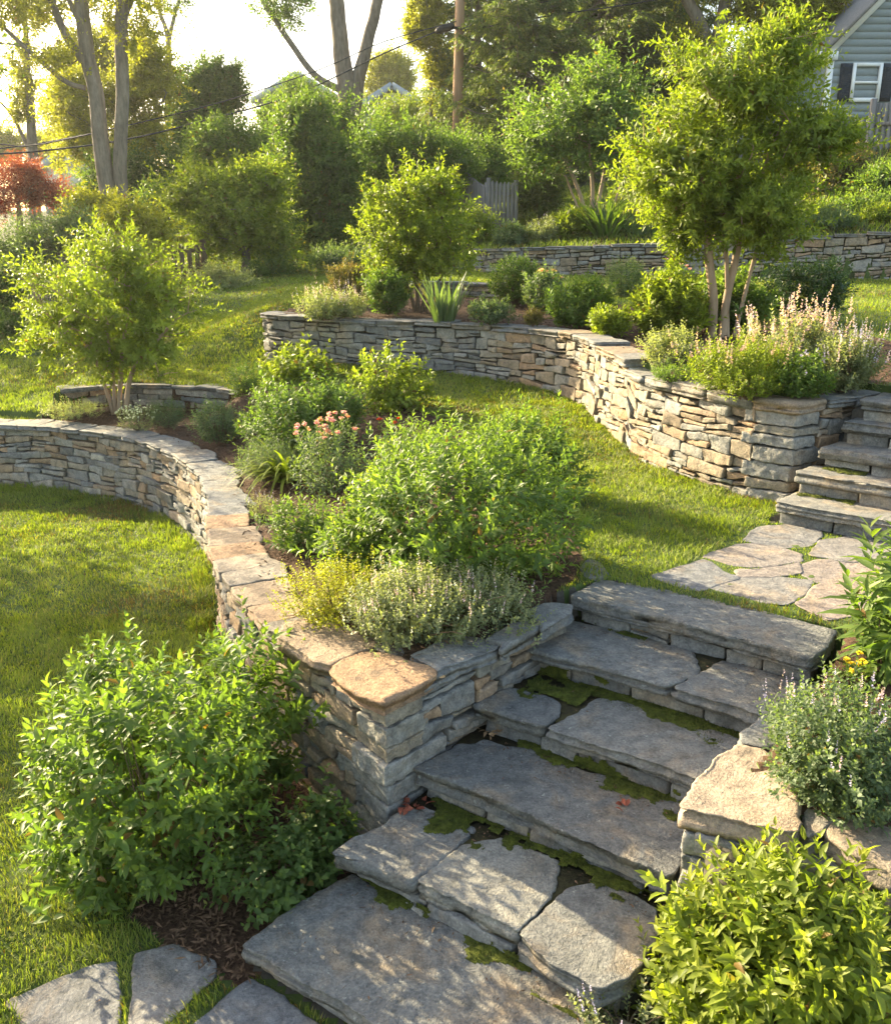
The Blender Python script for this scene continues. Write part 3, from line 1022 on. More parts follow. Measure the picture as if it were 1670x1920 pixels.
def upper_wall():
    rng = np.random.default_rng(23)
    root = thing('stone_retaining_wall', 'dry stone retaining wall round the upper bed, ending in a square corner at the upper stairs', 'stone wall', (2.72, 6.92, 1.0))
    pa = Path(UWS)

    def zcap(s):
        y = pa.at(s)[1]
        return 1.96 if y > 9.7 else (1.91 if y > 8.75 else 1.82)

    zt = lambda s: zcap(s) - 0.07
    zb = lambda s: float(H(pa.at(s)[0] - 0.15, pa.at(s)[1] - 0.2)) - 0.03 if pa.at(s)[1] > 7.3 else 0.97
    sA = pa.s[np.argmin(np.abs(pa.p[:, 1] - 9.7) + 10 * (pa.p[:, 0] < 1.0))]
    sB = pa.s[np.argmin(np.abs(pa.p[:, 1] - 8.75) + 10 * (pa.p[:, 0] < 1.0))]
    g = Geo()
    warm = lambda s, r: r * 0.62 if s < sA - 2.2 else (0.35 + 0.6 * r)
    wall_face(g, pa, -1, zt, zb, rng, s0=0.0, s1=sA, band=(0.085, 0.14), chunk=(0.15, 0.40), tpl=T_HI, r=0.009, amp=0.012, gap=0.0035, rust=warm)
    wall_face(g, pa, -1, zt, zb, rng, s0=sA, s1=sB, band=(0.085, 0.14), chunk=(0.15, 0.36), tpl=T_HI, r=0.009, amp=0.013, gap=0.0035, rust=warm)
    wall_face(g, pa, -1, zt, zb, rng, s0=sB, s1=pa.L - 0.34, band=(0.085, 0.14), chunk=(0.18, 0.44), tpl=T_HI, r=0.010, amp=0.014, gap=0.0035, rust=warm)
    ps = Path(smooth_path(UP_SIDE, 0.03))
    wall_face(g, ps, -1, lambda s: 1.75, lambda s: 1.0 + 0.5 * s, rng, s0=0.3, s1=ps.L, band=(0.10, 0.15), chunk=(0.18, 0.36), tpl=T_HI, r=0.012, amp=0.014)
    ca = pa.at(pa.L)
    t1 = -pa.tan(pa.L - 0.15)
    t2 = ps.tan(0.1)
    z = 1.75
    for h, la, lb, rv in [(0.13, 0.42, 0.26, 0.34), (0.075, 0.34, 0.30, 0.6), (0.10, 0.44, 0.24, 0.36), (0.13, 0.34, 0.36, 0.5), (0.14, 0.40, 0.26, 0.26), (0.09, 0.36, 0.34, 0.66), (0.13, 0.34, 0.3, 0.42), (.12, .4, .4, .4)]:
        o = rng.normal(0, 0.01, 2)
        c0 = ca + o * 0.7 + 0.014 * (t1 + t2)
        q = {(0, 1): c0 + t1 * la, (1, 1): c0, (1, 0): c0 + t2 * lb, (0, 0): c0 + t1 * la + t2 * lb}
        cc = [[[np.array([*q[(ix, iy)], z - h + 0.005]), np.array([*q[(ix, iy)], z - 0.005])] for iy in (0, 1)] for ix in (0, 1)]
        add_stone(g, cc, rng, T_XX, 0.009, 0.014, rv)
        z -= h
    g.build('stone_face', M_WALL, root, smooth=True)
    core(pa, -1, zt, zb, 0.10, 0.34, root, s1=pa.L - 0.2, n=160)
    core(ps, -1, lambda s: 1.75, lambda s: 1.0 + .4 * s, 0.10, 0.3, root, s0=0.2, n=20)
    cr = lambda s, r: 0.5 * r if s < sA - 1.5 else 0.3 + 0.5 * r
    caps(pa, -1, 0.0, sA, 0.36, zcap, 0.07, rng, root, lens=(0.3, 0.6), rnd=cr)
    caps(pa, -1, sA, sB, 0.38, zcap, 0.09, rng, root, lens=(0.5, 0.6), rnd=cr)
    caps(pa, -1, sB, pa.L - 0.36, 0.40, zcap, 0.085, rng, root, lens=(0.4, 0.62), rnd=lambda s, r: 0.15 + 0.4 * r)
    a = pa.at(pa.L - 0.37)
    b = ca
    n1 = np.array([-pa.tan(pa.L - .2)[1], pa.tan(pa.L - .2)[0]])
    put_slab('capstone', root, M_CAP, np.array([a - n1 * 0.02, b - n1 * 0.02 - t1 * 0.02, b + t2 * 0.34 - n1 * .01, a + n1 * 0.4 + t2 * .05]), 1.825, 0.10, rng, rnd=0.7)
    caps(ps, -1, 0.34, ps.L, 0.34, lambda s: 1.82, 0.08, rng, root, lens=(0.28, 0.45), rnd=lambda s, r: 0.4 * r)


upper_wall()


def third_wall():
    rng = np.random.default_rng(37)
    root = thing('stone_retaining_wall', 'long straight stone wall at the back below the hillside plants', 'stone wall', (5.0, 20.4, 2.1))
    pa = Path(TWS)
    zt = lambda s: float(np.interp(pa.at(s)[0], [0.6, 3.1, 7.5, 9.1, 15], [2.60, 2.70, 2.88, 3.0, 3.3]))
    zb = lambda s: 2.05
    g = Geo()
    wall_face(g, pa, -1, zt, zb, rng, band=(0.12, 0.2), chunk=(0.22, 0.6), tpl=T_HI, r=0.018, amp=0.018, gap=0.006, rust=lambda s, r: 0.2 + 0.75 * r)
    g.build('stone_face', M_WALL, root, smooth=True)
    core(pa, -1, zt, zb, 0.12, 0.4, root, n=80)
    caps(pa, -1, 0, pa.L, 0.4, lambda s: zt(s) + 0.06, 0.08, rng, root, lens=(0.35, 0.8), rnd=lambda s, r: 0.5 * r, step=0.06)


third_wall()


def edging(name, label, pts, ztop, hgt, seed, layers=2):
    rng = np.random.default_rng(seed)
    pa = Path(smooth_path(pts, 0.04))
    root = thing(name, label, 'stone edging', (pts[0][0], pts[0][1], ztop - hgt))
    g = Geo()
    wall_face(g, pa, -1, lambda s: ztop - 0.05, lambda s: ztop - hgt, rng, band=(0.06, 0.09), chunk=(0.25, 0.5), depth=0.22, tpl=T_LO, r=0.012, amp=0.012)
    g.build('stone_face', M_WALL, root, smooth=True)
    core(pa, -1, lambda s: ztop - 0.05, lambda s: ztop - hgt, 0.08, 0.3, root, n=30)
    caps(pa, -1, 0, pa.L, 0.3, lambda s: ztop, 0.05, rng, root, lens=(0.3, 0.55), over=0.04, rnd=lambda s, r: 0.35 * r)


edging('stone_edging', 'low stack of dark slates holding the lawn behind the small tree of the lower bed',
       [(-4.95, 11.6), (-4.55, 11.85), (-4.0, 11.95), (-3.4, 11.85), (-2.85, 11.6), (-2.6, 11.4)], 1.14, 0.36, 41)
edging('stone_edging', 'short dark stone edging at the back of the upper bed behind the spiky leaves',
       [(-0.6, 15.9), (0.4, 15.7), (1.1, 15.2)], 2.25, 0.32, 43)


# ---- stairs
def uv1(t, s):
    return O1 + U1 * t + V1 * s


def uv2(t, s):
    return O2 + U2 * t + V2 * s


def riser(g, uv, t0, t1, s, z0, z1, rng, lens=(0.2, 0.5), depth=0.2):
    t = t0
    while t < t1 - 0.02:
        e = min(t1, t + rng.uniform(*lens))
        if t1 - e < 0.1:
            e = t1
        o = rng.normal(0, 0.006)
        rows = [(z0, z1)] if rng.random() < 0.75 else [(z0, z0 + (z1 - z0) * 0.5), (z0 + (z1 - z0) * 0.5, z1)]
        for a, b in rows:
            f0, f1 = uv(t + 0.004, s + o), uv(e - 0.004, s + o + rng.normal(0, .006))
            b0, b1 = uv(t + 0.004, s + depth), uv(e - 0.004, s + depth)
            A = lambda p, z: np.array([p[0], p[1], z])
            cc = [[[A(b0, a + .003), A(b0, b - .003)], [A(f0, a + .003), A(f0, b - .003)]], [[A(b1, a + .003), A(b1, b - .003)], [A(f1, a + .003), A(f1, b - .003)]]]
            add_stone(g, cc, rng, T_HI, 0.016, 0.012, rng.random() * 0.6)
        t = e


def blades(rng, base, dirs, L, W, bend, segs=4, rnd=None):
    """arched strap leaves"""
    n = len(base)
    d = np.asarray(dirs, float).copy()
    hz = d.copy()
    hz[:, 2] = 0
    hz = nrm(hz)
    s = np.cross(hz, [0, 0, 1.0])
    L = np.broadcast_to(L, (n,))
    bend = np.broadcast_to(bend, (n,))
    el = np.arctan2(d[:, 2], np.linalg.norm(d[:, :2], axis=1))
    p = np.asarray(base, float).copy()
    rows = []
    for k in range(segs + 1):
        f = k / segs
        w = W * (1 - f ** 2.2) * 0.5 * (0.7 + 0.6 * min(1, 3 * f)) if k < segs else 0.0
        rows.append(p - s * np.reshape(w, (-1, 1)))
        rows.append(p + s * np.reshape(w, (-1, 1)))
        e = el - bend * f
        p = p + (hz * np.cos(e)[:, None] + np.array([0, 0, 1.0]) * np.sin(e)[:, None]) * (L / segs)[:, None]
    V = np.stack(rows, 1).reshape(-1, 3)
    i = np.arange(n)[:, None] * (2 * segs + 2)
    F = np.concatenate([i + np.array([[2 * k, 2 * k + 1, 2 * k + 3, 2 * k + 2]]) for k in range(segs)], 0)
    rnd = rng.random(n) if rnd is None else rnd
    tp = np.concatenate([np.full(n, 0.1 + 0.5 * k / segs) for k in range(segs)])
    return V, [F], np.tile(rnd, segs), tp * 0.5


class Moss:
    """velvety sheets: grids over (t, s) or up a riser, kept where a noise mask says so"""

    def __init__(m):
        m.g = Geo()

    def grid(m, A, B, fn, bias, seed):
        a, b = np.meshgrid(A, B)
        sh = a.shape
        q = np.column_stack([a.ravel(), b.ravel(), np.full(a.size, seed * 3.7)])
        msk = fbm(q * np.array([6, 9, 1]), seed, 3) + 0.25 * fbm(q * np.array([26, 26, 1]), seed + 3, 2) + 0.07 + bias(a.ravel(), b.ravel())
        h = np.clip(np.sign(msk) * np.abs(msk) ** 0.8, -0.4, 0.9) * 0.018 + 0.004 * fbm(q * np.array([75, 75, 1]), seed + 9, 2)
        V = fn(a.ravel(), b.ravel(), h)
        idx = np.arange(a.size).reshape(sh)
        F = np.stack([idx[:-1, :-1], idx[:-1, 1:], idx[1:, 1:], idx[1:, :-1]], -1).reshape(-1, 4)
        F = F[(msk[F] > 0).all(1)]
        if len(F):
            m.g.add(V, F)
            rng = np.random.default_rng(seed)
            f = F[rng.integers(0, len(F), len(F))]
            w = rng.dirichlet((1, 1, 1, 1), len(f))
            p = (V[f] * w[:, :, None]).sum(1)
            e1 = np.cross(V[f[:, 1]] - V[f[:, 0]], V[f[:, 3]] - V[f[:, 0]])
            e1 = nrm(e1 * np.sign(e1[:, 2:3] + 0.2 * -e1[:, 1:2]))
            d = nrm(e1 + rng.normal(0, 0.6, p.shape) + np.array([0, 0, 0.5]))
            bv, bf, _, _ = blades(rng, p, d, rng.uniform(0.006, 0.016, len(p)), 0.0035, rng.uniform(0, 1, len(p)), 2)
            m.g.add(bv, bf)

    def flat(m, uv_o, U, Vv, z, t0, t1, s0, s1, seed, base=-0.06, edge=0.5):
        def fn(t, s, h):
            p = uv_o + t[:, None] * U + s[:, None] * Vv
            return np.column_stack([p, z + h])
        m.grid(np.arange(t0, t1, 0.010), np.arange(s0, s1, 0.010), fn,
               lambda t, s: base + edge * 1.7 * ((s - s0) / (s1 - s0) - 0.60) - 0.9 * np.maximum(0, 0.06 - (t - t0)) / 0.06, seed)

    def wall(m, uv_o, U, Vv, s, z0, z1, t0, t1, seed, base=-0.12):
        def fn(t, z, h):
            p = uv_o + t[:, None] * U + (s - h * 0.7 + 0.006)[:, None] * Vv
            return np.column_stack([p, z])
        m.grid(np.arange(t0, t1, 0.010), np.arange(z0, z1, 0.009), fn, lambda t, z: base - 0.45 * (z - z0) / (z1 - z0), seed)


def lower_stairs():
    rng = np.random.default_rng(53)
    root = thing('stone_stairs', 'mossy stone stairs of six wide slabs from the lower lawn up to the flagstone landing', 'stone stairs', (*uv1(0.7, 0), 0))
    steps = [   # z top, thick, slabs [(outline in t,s), rnd]
        (0.17, 0.085, [([(0.0, -0.02), (0.5, 0.0), (1.0, -0.01), (1.75, 0.02), (1.75, 0.57), (1.2, 0.59), (0.6, 0.575), (0.09, 0.585), (0.02, 0.3)], 0.3)]),
        (0.33, 0.095, [([(0.05, 0.51), (0.28, 0.55), (0.47, 0.565), (0.50, 0.72), (0.49, 0.98), (0.30, 1.03), (0.12, 0.99)], 0.45),
                       ([(0.485, 0.575), (0.75, 0.60), (1.01, 0.585), (1.03, 0.70), (1.01, 0.93), (0.93, 1.08), (0.62, 1.06), (0.51, 0.90)], 0.72),
                       ([(1.025, 0.58), (1.2, 0.52), (1.42, 0.50), (1.49, 0.62), (1.50, 0.84), (1.42, 1.05), (1.17, 1.08), (1.045, 0.93)], 0.35)]),
        (0.50, 0.10, [([(0.085, 1.07), (0.5, 1.09), (0.95, 1.07), (1.46, 1.05), (1.48, 1.57), (1.1, 1.585), (0.75, 1.555), (0.45, 1.57), (0.14, 1.40)], 0.22)]),
        (0.67, 0.085, [([(0.135, 1.53), (0.36, 1.55), (0.555, 1.56), (0.575, 1.70), (0.50, 1.81), (0.40, 1.83), (0.20, 1.80)], 0.3),
                       ([(0.575, 1.545), (0.9, 1.56), (1.2, 1.57), (1.58, 1.55), (1.60, 2.03), (1.1, 2.04), (0.78, 2.02), (0.65, 1.97), (0.60, 1.72)], 0.55)]),
        (0.83, 0.075, [([(0.165, 1.99), (0.6, 2.03), (1.0, 2.04), (1.035, 2.12), (1.08, 2.30), (0.97, 2.51), (0.5, 2.52), (0.2, 2.50)], 0.5),
                       ([(1.045, 2.04), (1.3, 2.03), (1.72, 2.02), (1.75, 2.5), (1.13, 2.51), (1.09, 2.28)], 0.42)]),
        (1.0, 0.10, [([(0.20, 2.47), (0.7, 2.49), (1.2, 2.47), (1.60, 2.45), (1.64, 2.60), (1.63, 2.88), (1.1, 2.92), (0.6, 2.89), (0.24, 2.90)], 0.38)]),
    ]
    g = Geo()
    for k, (z, th, sl_) in enumerate(steps):
        s0 = [0.0, 0.53, 1.07, 1.54, 2.02, 2.47][k]
        zlow = [0.0, 0.17, 0.33, 0.50, 0.67, 0.83][k]
        tl = [0.04, 0.12, 0.12, 0.17, 0.2, 0.24][k]
        riser(g, uv1, tl, [1.7, 1.46, 1.45, 1.55, 1.7, 1.6][k], s0 + 0.05, zlow - 0.04, z - th + 0.006, rng)
        for out, rv in sl_:
            put_slab('tread_slab', root, M_SLAB, np.array([uv1(*o) for o in out]), z, th, rng, rnd=rv, step=0.018, edge=0.014, rough=0.009, top=0.005,
                     tilt=(rng.normal(0, .006), rng.normal(0, .006)))
    # side stones under the free ends of the two bottom steps and small stones behind the slabs
    for a, b, z, r_ in [((0.3, 1.0), (0.50, 1.06), 0.322, .3), ((0.52, 0.96), (0.66, 1.05), 0.315, .6), ((0.15, 0.97), (0.32, 1.05), 0.325, .4),
                        ((1.0, 0.93), (1.12, 1.03), 0.312, .7), ((0.2, 1.44), (0.46, 1.52), 0.493, .2), ((0.25, 1.84), (0.5, 1.97), .655, .3)]:
        ps = [uv1(a[0], a[1]), uv1(b[0], a[1] + 0.01), uv1(b[0] - .02, b[1]), uv1(a[0] + .02, b[1] - .01)]
        V, F, rr = slab(np.array(ps), z, 0.06, rng, rnd=r_, step=0.02)
        g.add(V, F, rr)
    g.build('riser_stones', M_WALL, root, smooth=True)
    # packing behind the risers
    g2 = Geo()
    for k in range(6):
        s0 = [0.0, 0.53, 1.07, 1.54, 2.02, 2.47][k] + 0.12
        z = steps[k][0] - steps[k][1] - 0.005
        c = uv1(0.85, s0 + 0.2)
        V, F = box((c[0], c[1], z - 0.25), (0.62, 0.22, 0.25), ax=np.array([[*U1, 0], [*V1, 0], [0, 0, 1]]))
        g2.add(V, F)
    g2.build('packing', M_CORE, root)
    g3 = Geo()
    for z, sa, sb, t0, t1 in [(0.158, 0.42, 0.66, 0.06, 1.6), (0.318, 0.78, 1.18, 0.10, 1.46), (0.488, 1.36, 1.66, 0.12, 1.5), (0.658, 1.66, 2.12, 0.16, 1.62), (0.818, 2.32, 2.58, 0.19, 1.74)]:
        c = uv1((t0 + t1) / 2, (sa + sb) / 2)
        g3.add(*box((c[0], c[1], z - 0.05), ((t1 - t0) / 2, (sb - sa) / 2, 0.05), ax=np.array([[*U1, 0], [*V1, 0], [0, 0, 1]])))
    g3.build('joint_soil', M_JOINT, root)
    # moss along the backs of the treads and on the risers
    ms = Moss()
    for k, (z, sa, sb, t0, t1, bs) in enumerate([(0.172, 0.47, 0.63, 0.08, 1.4, 0.05), (0.332, 0.86, 1.13, 0.14, 0.62, 0.12), (0.332, 0.92, 1.13, 0.60, 1.44, 0.0), (0.50, 1.42, 1.62, 0.34, 1.4, 0.10),
                                                 (0.668, 1.72, 2.09, 0.2, 0.62, 0.16), (0.668, 1.86, 2.09, 0.55, 1.55, 0.10), (0.83, 2.40, 2.53, 0.2, 0.7, -0.1)]):
        ms.flat(O1, U1, V1, z, t0, t1, sa, sb, 40 + k, bs)
    for k, (z0, z1, s_, t0, t1, bs) in enumerate([(0.16, 0.245, 0.575, 0.1, 1.1, 0.05), (0.32, 0.40, 1.115, 0.55, 1.2, -0.1), (0.49, 0.59, 1.585, 0.55, 1.3, 0.05), (0.66, 0.76, 2.062, 0.22, 1.3, 0.08), (0.0, 0.08, 0.045, 0.5, 1.3, -0.15)]):
        ms.wall(O1, U1, V1, s_, z0, z1, t0, t1, 60 + k, bs)
    ms.g.build('moss', M_MOSS, root, smooth=True)['kind'] = 'stuff'


lower_stairs()


def upper_stairs():
    rng = np.random.default_rng(59)
    root = thing('stone_stairs', 'short flight of grey stone steps at the right edge rising beside the upper wall corner', 'stone stairs', (*uv2(0.8, 0), 1.0))
    g = Geo()
    g2 = Geo()
    for k, (s0, tl) in enumerate([(0.0, 0.0), (0.29, 0.03), (0.52, 0.12), (0.79, 0.2), (0.93, 0.27)]):
        z = [1.17, 1.34, 1.50, 1.67, 1.83][k]
        s1 = [0.42, 0.60, 0.86, 1.05, 1.4][k]
        riser(g, uv2, tl + 0.03, 1.9, s0 + 0.04, z - 0.22, z - 0.078, rng, (0.25, 0.5))
        out = [(tl, s0), (0.7, s0 + rng.normal(0, .012)), (1.3, s0), (1.95, s0 + 0.01), (1.95, s1), (1.1, s1), (tl + .05, s1)]
        put_slab('tread_slab', root, M_SLAB, np.array([uv2(*o) for o in out]), z, 0.085, rng, rnd=[.6, .55, .5, .4, .35][k], step=0.025, edge=0.014)
        c = uv2(1.05, s0 + 0.25)
        g2.add(*box((c[0], c[1], z - 0.32), (0.85, 0.16, 0.22), ax=np.array([[*U2, 0], [*V2, 0], [0, 0, 1]])))
    g.build('riser_stones', M_WALL, root, smooth=True)
    g2.build('packing', M_CORE, root)
    ms = Moss()
    ms.flat(O2, U2, V2, 1.172, 0.03, 0.5, 0.20, 0.34, 81, 0.02)
    ms.flat(O2, U2, V2, 1.342, 0.12, 0.5, 0.42, 0.57, 82, 0.12)
    ms.g.build('moss', M_MOSS, root, smooth=True)['kind'] = 'stuff'


upper_stairs()


def right_wall():
    rng = np.random.default_rng(61)
    root = thing('stone_retaining_wall', 'low stone wall with a big pale wedge cap at the right of the lower stairs', 'stone wall', (1.0, 3.1, 0.1))
    pa = Path(smooth_path([(0.96, 3.14), (1.38, 2.97), (1.68, 2.82), (2.2, 2.52), (2.9, 2.2)], 0.03))
    g = Geo()
    wall_face(g, pa, -1, lambda s: 0.76, lambda s: 0.0, rng, band=(0.12, 0.16), chunk=(0.25, 0.5), r=0.018, amp=0.013)
    ps = Path(smooth_path([(1.62, 4.0), (1.3, 3.62), (0.97, 3.15)], 0.03))
    wall_face(g, ps, -1, lambda s: 0.76, lambda s: 0.3, rng, band=(0.1, 0.14), chunk=(0.25, 0.5), r=0.018, amp=0.013, inset=0.03)
    g.build('stone_face', M_WALL, root, smooth=True)
    core(pa, -1, lambda s: 0.75, lambda s: 0.0, 0.10, 0.34, root, n=30)
    core(ps, -1, lambda s: 0.75, lambda s: 0.2, 0.10, 0.3, root, n=20)
    for pts, z, th, rv in [
        ([(1272, 1512), (1300, 1460), (1345, 1420), (1382, 1396), (1425, 1402), (1470, 1435), (1492, 1475), (1502, 1520), (1494, 1562), (1420, 1548), (1345, 1530)], 0.86, 0.11, 0.95),
        ([(1384, 1388), (1400, 1362), (1440, 1335), (1475, 1340), (1470, 1390), (1420, 1400)], 0.855, 0.08, 0.2),
        ([(1498, 1490), (1530, 1488), (1566, 1520), (1540, 1560), (1515, 1572), (1503, 1530)], 0.835, 0.09, 0.5),
        ([(1545, 1562), (1572, 1520), (1640, 1500), (1720, 1520), (1730, 1600), (1680, 1640), (1600, 1600)], 0.83, 0.10, 0.62)]:
        put_slab('capstone', root, M_CAP, np.array([P(a, b, z)[:2] for a, b in pts]), z, th, rng, rnd=rv, step=0.018, edge=0.018, top=0.008, tilt=(rng.normal(0, .01), rng.normal(0, .01)))


right_wall()

rngf = np.random.default_rng(67)
for poly, lab, rv in FLAG_TOP:
    o = put_slab('flagstone', None, M_FLAG, poly, 1.006 + rngf.normal(0, .003), 0.06, rngf, rnd=rv, step=0.03, edge=0.01, rough=0.015, und=0.0)
    tag(o, lab, 'flagstone', 'flagstones of the upper landing')
for poly, lab, rv in FLAG_LOW:
    o = put_slab('flagstone', None, M_FLAG, poly, 0.022, 0.06, rngf, rnd=rv, step=0.02, edge=0.008, rough=0.012, und=0.0)
    tag(o, lab, 'flagstone', 'flagstones in the lower lawn')
for pts, z, lab, rv in [([(1085, 1062), (1100, 1048), (1125, 1052), (1142, 1076), (1120, 1088), (1098, 1082)], 1.01, 'small pale grey stone slab between the big bush and the top step', 0.4),
                        ([(790, 800), (800, 778), (850, 782), (852, 798), (820, 806)], 1.04, 'flat pale stone at the lawn edge behind the leafy bush', 0.3)]:
    o = put_slab('edge_stone', None, M_FLAG, np.array([P(a, b, z)[:2] for a, b in pts]), z, 0.08, rngf, rnd=rv, step=0.03)
    tag(o, lab, 'stone slab')
o = put_slab('edge_stone', None, M_WALL, np.array([uv2(0.45, 1.0), uv2(0.62, 0.98), uv2(0.66, 1.16), uv2(0.44, 1.2)]) + np.array([0.15, 0.25]), 2.1, 0.3, rngf, rnd=1.0, step=0.03)
tag(o, 'pale upright stone block at the head of the upper stairs beside silvery flowers', 'stone block')


# ------------------------------------------------------------------ foliage
def leaves(rng, base, dirs, L, W, lod=1, fold=0.25, curl=0.2, up=None, tip=None, rnd=None):
    """arrays of leaves -> V, F(list), rnd, tip (per face)"""
    n = len(base)
    L = np.broadcast_to(np.asarray(L, float), (n,))[:, None]
    W = np.broadcast_to(np.asarray(W, float), (n,))[:, None]
    d = nrm(dirs)
    if up is None:
        up = np.tile([0, 0, 1.0], (n, 1)) + rng.normal(0, 0.45, (n, 3))
    s = nrm(np.cross(d, up))
    u = np.cross(s, d)
    rnd = rng.random(n) if rnd is None else rnd
    tip = np.zeros(n) if tip is None else tip
    if lod == 0:
        m = base + d * L * 0.5
        V = np.stack([base, m + s * W * 0.5 + u * W * fold, base + d * L - u * L * curl * 0.5, m - s * W * 0.5 + u * W * fold], 1).reshape(-1, 3)
        F = np.arange(n * 4).reshape(n, 4)
        return V, [F], rnd, tip
    if lod == 1:
        m = base + d * L * 0.45
        V = np.stack([base, m + s * W * 0.5 + u * W * fold, base + d * L - u * L * curl, m - s * W * 0.5 + u * W * fold, m], 1).reshape(-1, 3)
        i = np.arange(n)[:, None] * 5
        F = np.stack([i + np.array([[0, 1, 4]]), i + np.array([[4, 1, 2]]), i + np.array([[0, 4, 3]]), i + np.array([[3, 4, 2]])], 1).reshape(-1, 3)
        return V, [F], np.repeat(rnd, 4), np.repeat(tip, 4)
    c1 = base + d * L * 0.30 - u * L * curl * 0.05
    c2 = base + d * L * 0.66 - u * L * curl * 0.35
    t = base + d * L - u * L * curl
    w1, w2 = W * 0.46, W * 0.38
    V = np.stack([base, c1 + s * w1 + u * W * fold, c1, c1 - s * w1 + u * W * fold, c2 + s * w2 + u * W * fold * .8, c2, c2 - s * w2 + u * W * fold * .8, t], 1).reshape(-1, 3)
    i = np.arange(n)[:, None] * 8
    T = np.stack([i + np.array([[0, 1, 2]]), i + np.array([[0, 2, 3]]), i + np.array([[5, 4, 7]]), i + np.array([[6, 5, 7]])], 1).reshape(-1, 3)
    Q = np.concatenate([i + np.array([[2, 1, 4, 5]]), i + np.array([[3, 2, 5, 6]])], 0)
    return V, [T, Q], np.concatenate([np.repeat(rnd, 4), rnd, rnd]), np.concatenate([np.repeat(tip, 4), tip, tip])


def shoot_leaves(rng, B, Dr, Ln, K, L, W, lod, a0=65, a1=25, droop=0.15, tipamt=0.6, whorl=2, young=0.35, fold=0.22, curl=0.18):
    """K nodes of `whorl` leaves along each shoot"""
    S = len(B)
    Dr = nrm(Dr)
    ref = np.where(np.abs(Dr[:, 2:3]) < 0.9, np.array([[0, 0, 1.0]]), np.array([[1.0, 0, 0]]))
    X = nrm(np.cross(Dr, ref))
    Y = np.cross(Dr, X)
    ph = rng.uniform(0, 2 * math.pi, S)
    yg = (rng.random(S) < young) * rng.uniform(0.5, 1, S)
    bb, dd, uu, ll, tt, rr = [], [], [], [], [], []
    srnd = rng.random(S)
    ssz = rng.uniform(0.68, 1.2, S)
    for k in range(K):
        f = (k + 0.4) / K
        al = R(a0 + (a1 - a0) * f)
        for w in range(whorl):
            an = ph + k * (math.pi / 2 if whorl == 2 else 2.4) + w * 2 * math.pi / whorl + rng.normal(0, 0.25, S)
            rad = X * np.cos(an)[:, None] + Y * np.sin(an)[:, None]
            aa = al + rng.normal(0, 0.18, S)[:, None]
            d = Dr * np.cos(aa) + rad * np.sin(aa)
            d[:, 2] -= droop * (1 - f * 0.6)
            bb.append(B + Dr * (Ln * f)[:, None] + rng.normal(0, 0.002, (S, 3)))
            dd.append(d)
            uu.append(Dr * np.sin(aa) - rad * np.cos(aa) + rng.normal(0, 0.2, (S, 3)) + np.array([0, 0, 0.35]))
            ll.append(np.full(S, 1.0 - 0.45 * max(0, f - 0.45) / 0.55) * rng.uniform(0.7, 1.15, S) * ssz)
            tt.append(np.clip(tipamt * (0.15 * f + 0.85 * f ** 3) * 1.0 * (0.25 + yg), 0, 1))
            rr.append(np.where(rng.random(S) < 0.012, 0.0, np.clip(0.55 * srnd + 0.45 * rng.random(S), 0.03, 1)))
    ll = np.concatenate(ll)
    return leaves(rng, np.vstack(bb), np.vstack(dd), L * ll, W * ll, lod, fold, curl, np.vstack(uu), np.concatenate(tt), np.concatenate(rr))


def foliage_obj(name, data, m, parent):
    V, F, rnd, tip = data
    return make(name, V, F, m, parent, {'rnd': rnd, 'tip': tip})


def envelope(rng, ells, n, shell=0.5, lump=0.22, freq=1.6, gap=-0.25, gfreq=2.2, zmin=None, seed=1, clumps=None, sprout=0.09):
    """n points inside a union of ellipsoids, thinned by 3-D noise; returns points and outward directions"""
    vol = np.array([e[1][0] * e[1][1] * e[1][2] for e in ells]) ** 0.67
    out_p, out_d = [], []
    got = 0
    while got < n:
        k = rng.choice(len(ells), size=n, p=vol / vol.sum())
        C = np.array([e[0] for e in ells])[k]
        A = np.array([e[1] for e in ells])[k]
        d = nrm(rng.normal(0, 1, (n, 3)))
        r = (shell ** 3 + (1 - shell ** 3) * rng.random(n)) ** (1 / 3)
        q = C + d * A
        r = r * (1 + lump * fbm(q * freq / max(0.3, A.mean()) + 3.7, seed, 3) * 1.6)
        p = C + d * A * r[:, None]
        sc_ = max(0.25, A.mean())
        keep = fbm(p * gfreq / sc_ + 11.1, seed + 5, 2) > gap
        if zmin is not None:
            keep &= p[:, 2] > zmin
        out_p.append(p[keep])
        out_d.append(nrm(d / np.sqrt(A / A.mean()))[keep])
        got += keep.sum()
    p, d = np.vstack(out_p)[:n], np.vstack(out_d)[:n]
    rm = np.mean([e[1].mean() for e in ells])
    if clumps:
        M, rel, flat = clumps
        c = rng.choice(n, M, replace=False)
        k = c[rng.integers(0, M, n)]
        o = rng.normal(0, 1, (n, 3)) * np.array([1, 1, flat])
        d = nrm(d[k] * 0.7 + 0.55 * o)
        p = p[k] + o * rel * rm * rng.uniform(0.6, 1.25, M)[rng.integers(0, M, n)][:, None]
    q = rng.random(n) < sprout
    p = p + d * (q * rng.uniform(0.05, 0.42, n) * rm)[:, None]
    return p, d


def sublobes(rng, ells, k=8, lo=0.32, hi=0.55):
    out = []
    for c, a in ells:
        for _ in range(k):
            d = nrm(rng.normal(0, 1, 3))
            f = rng.uniform(lo, hi)
            out.append((c + d * a * (1.02 - f) * rng.uniform(0.75, 1.0), a * f * np.array([1.1, 1.1, 0.9]) * rng.uniform(0.85, 1.15)))
        out.append((c, a * 0.62))
    return out


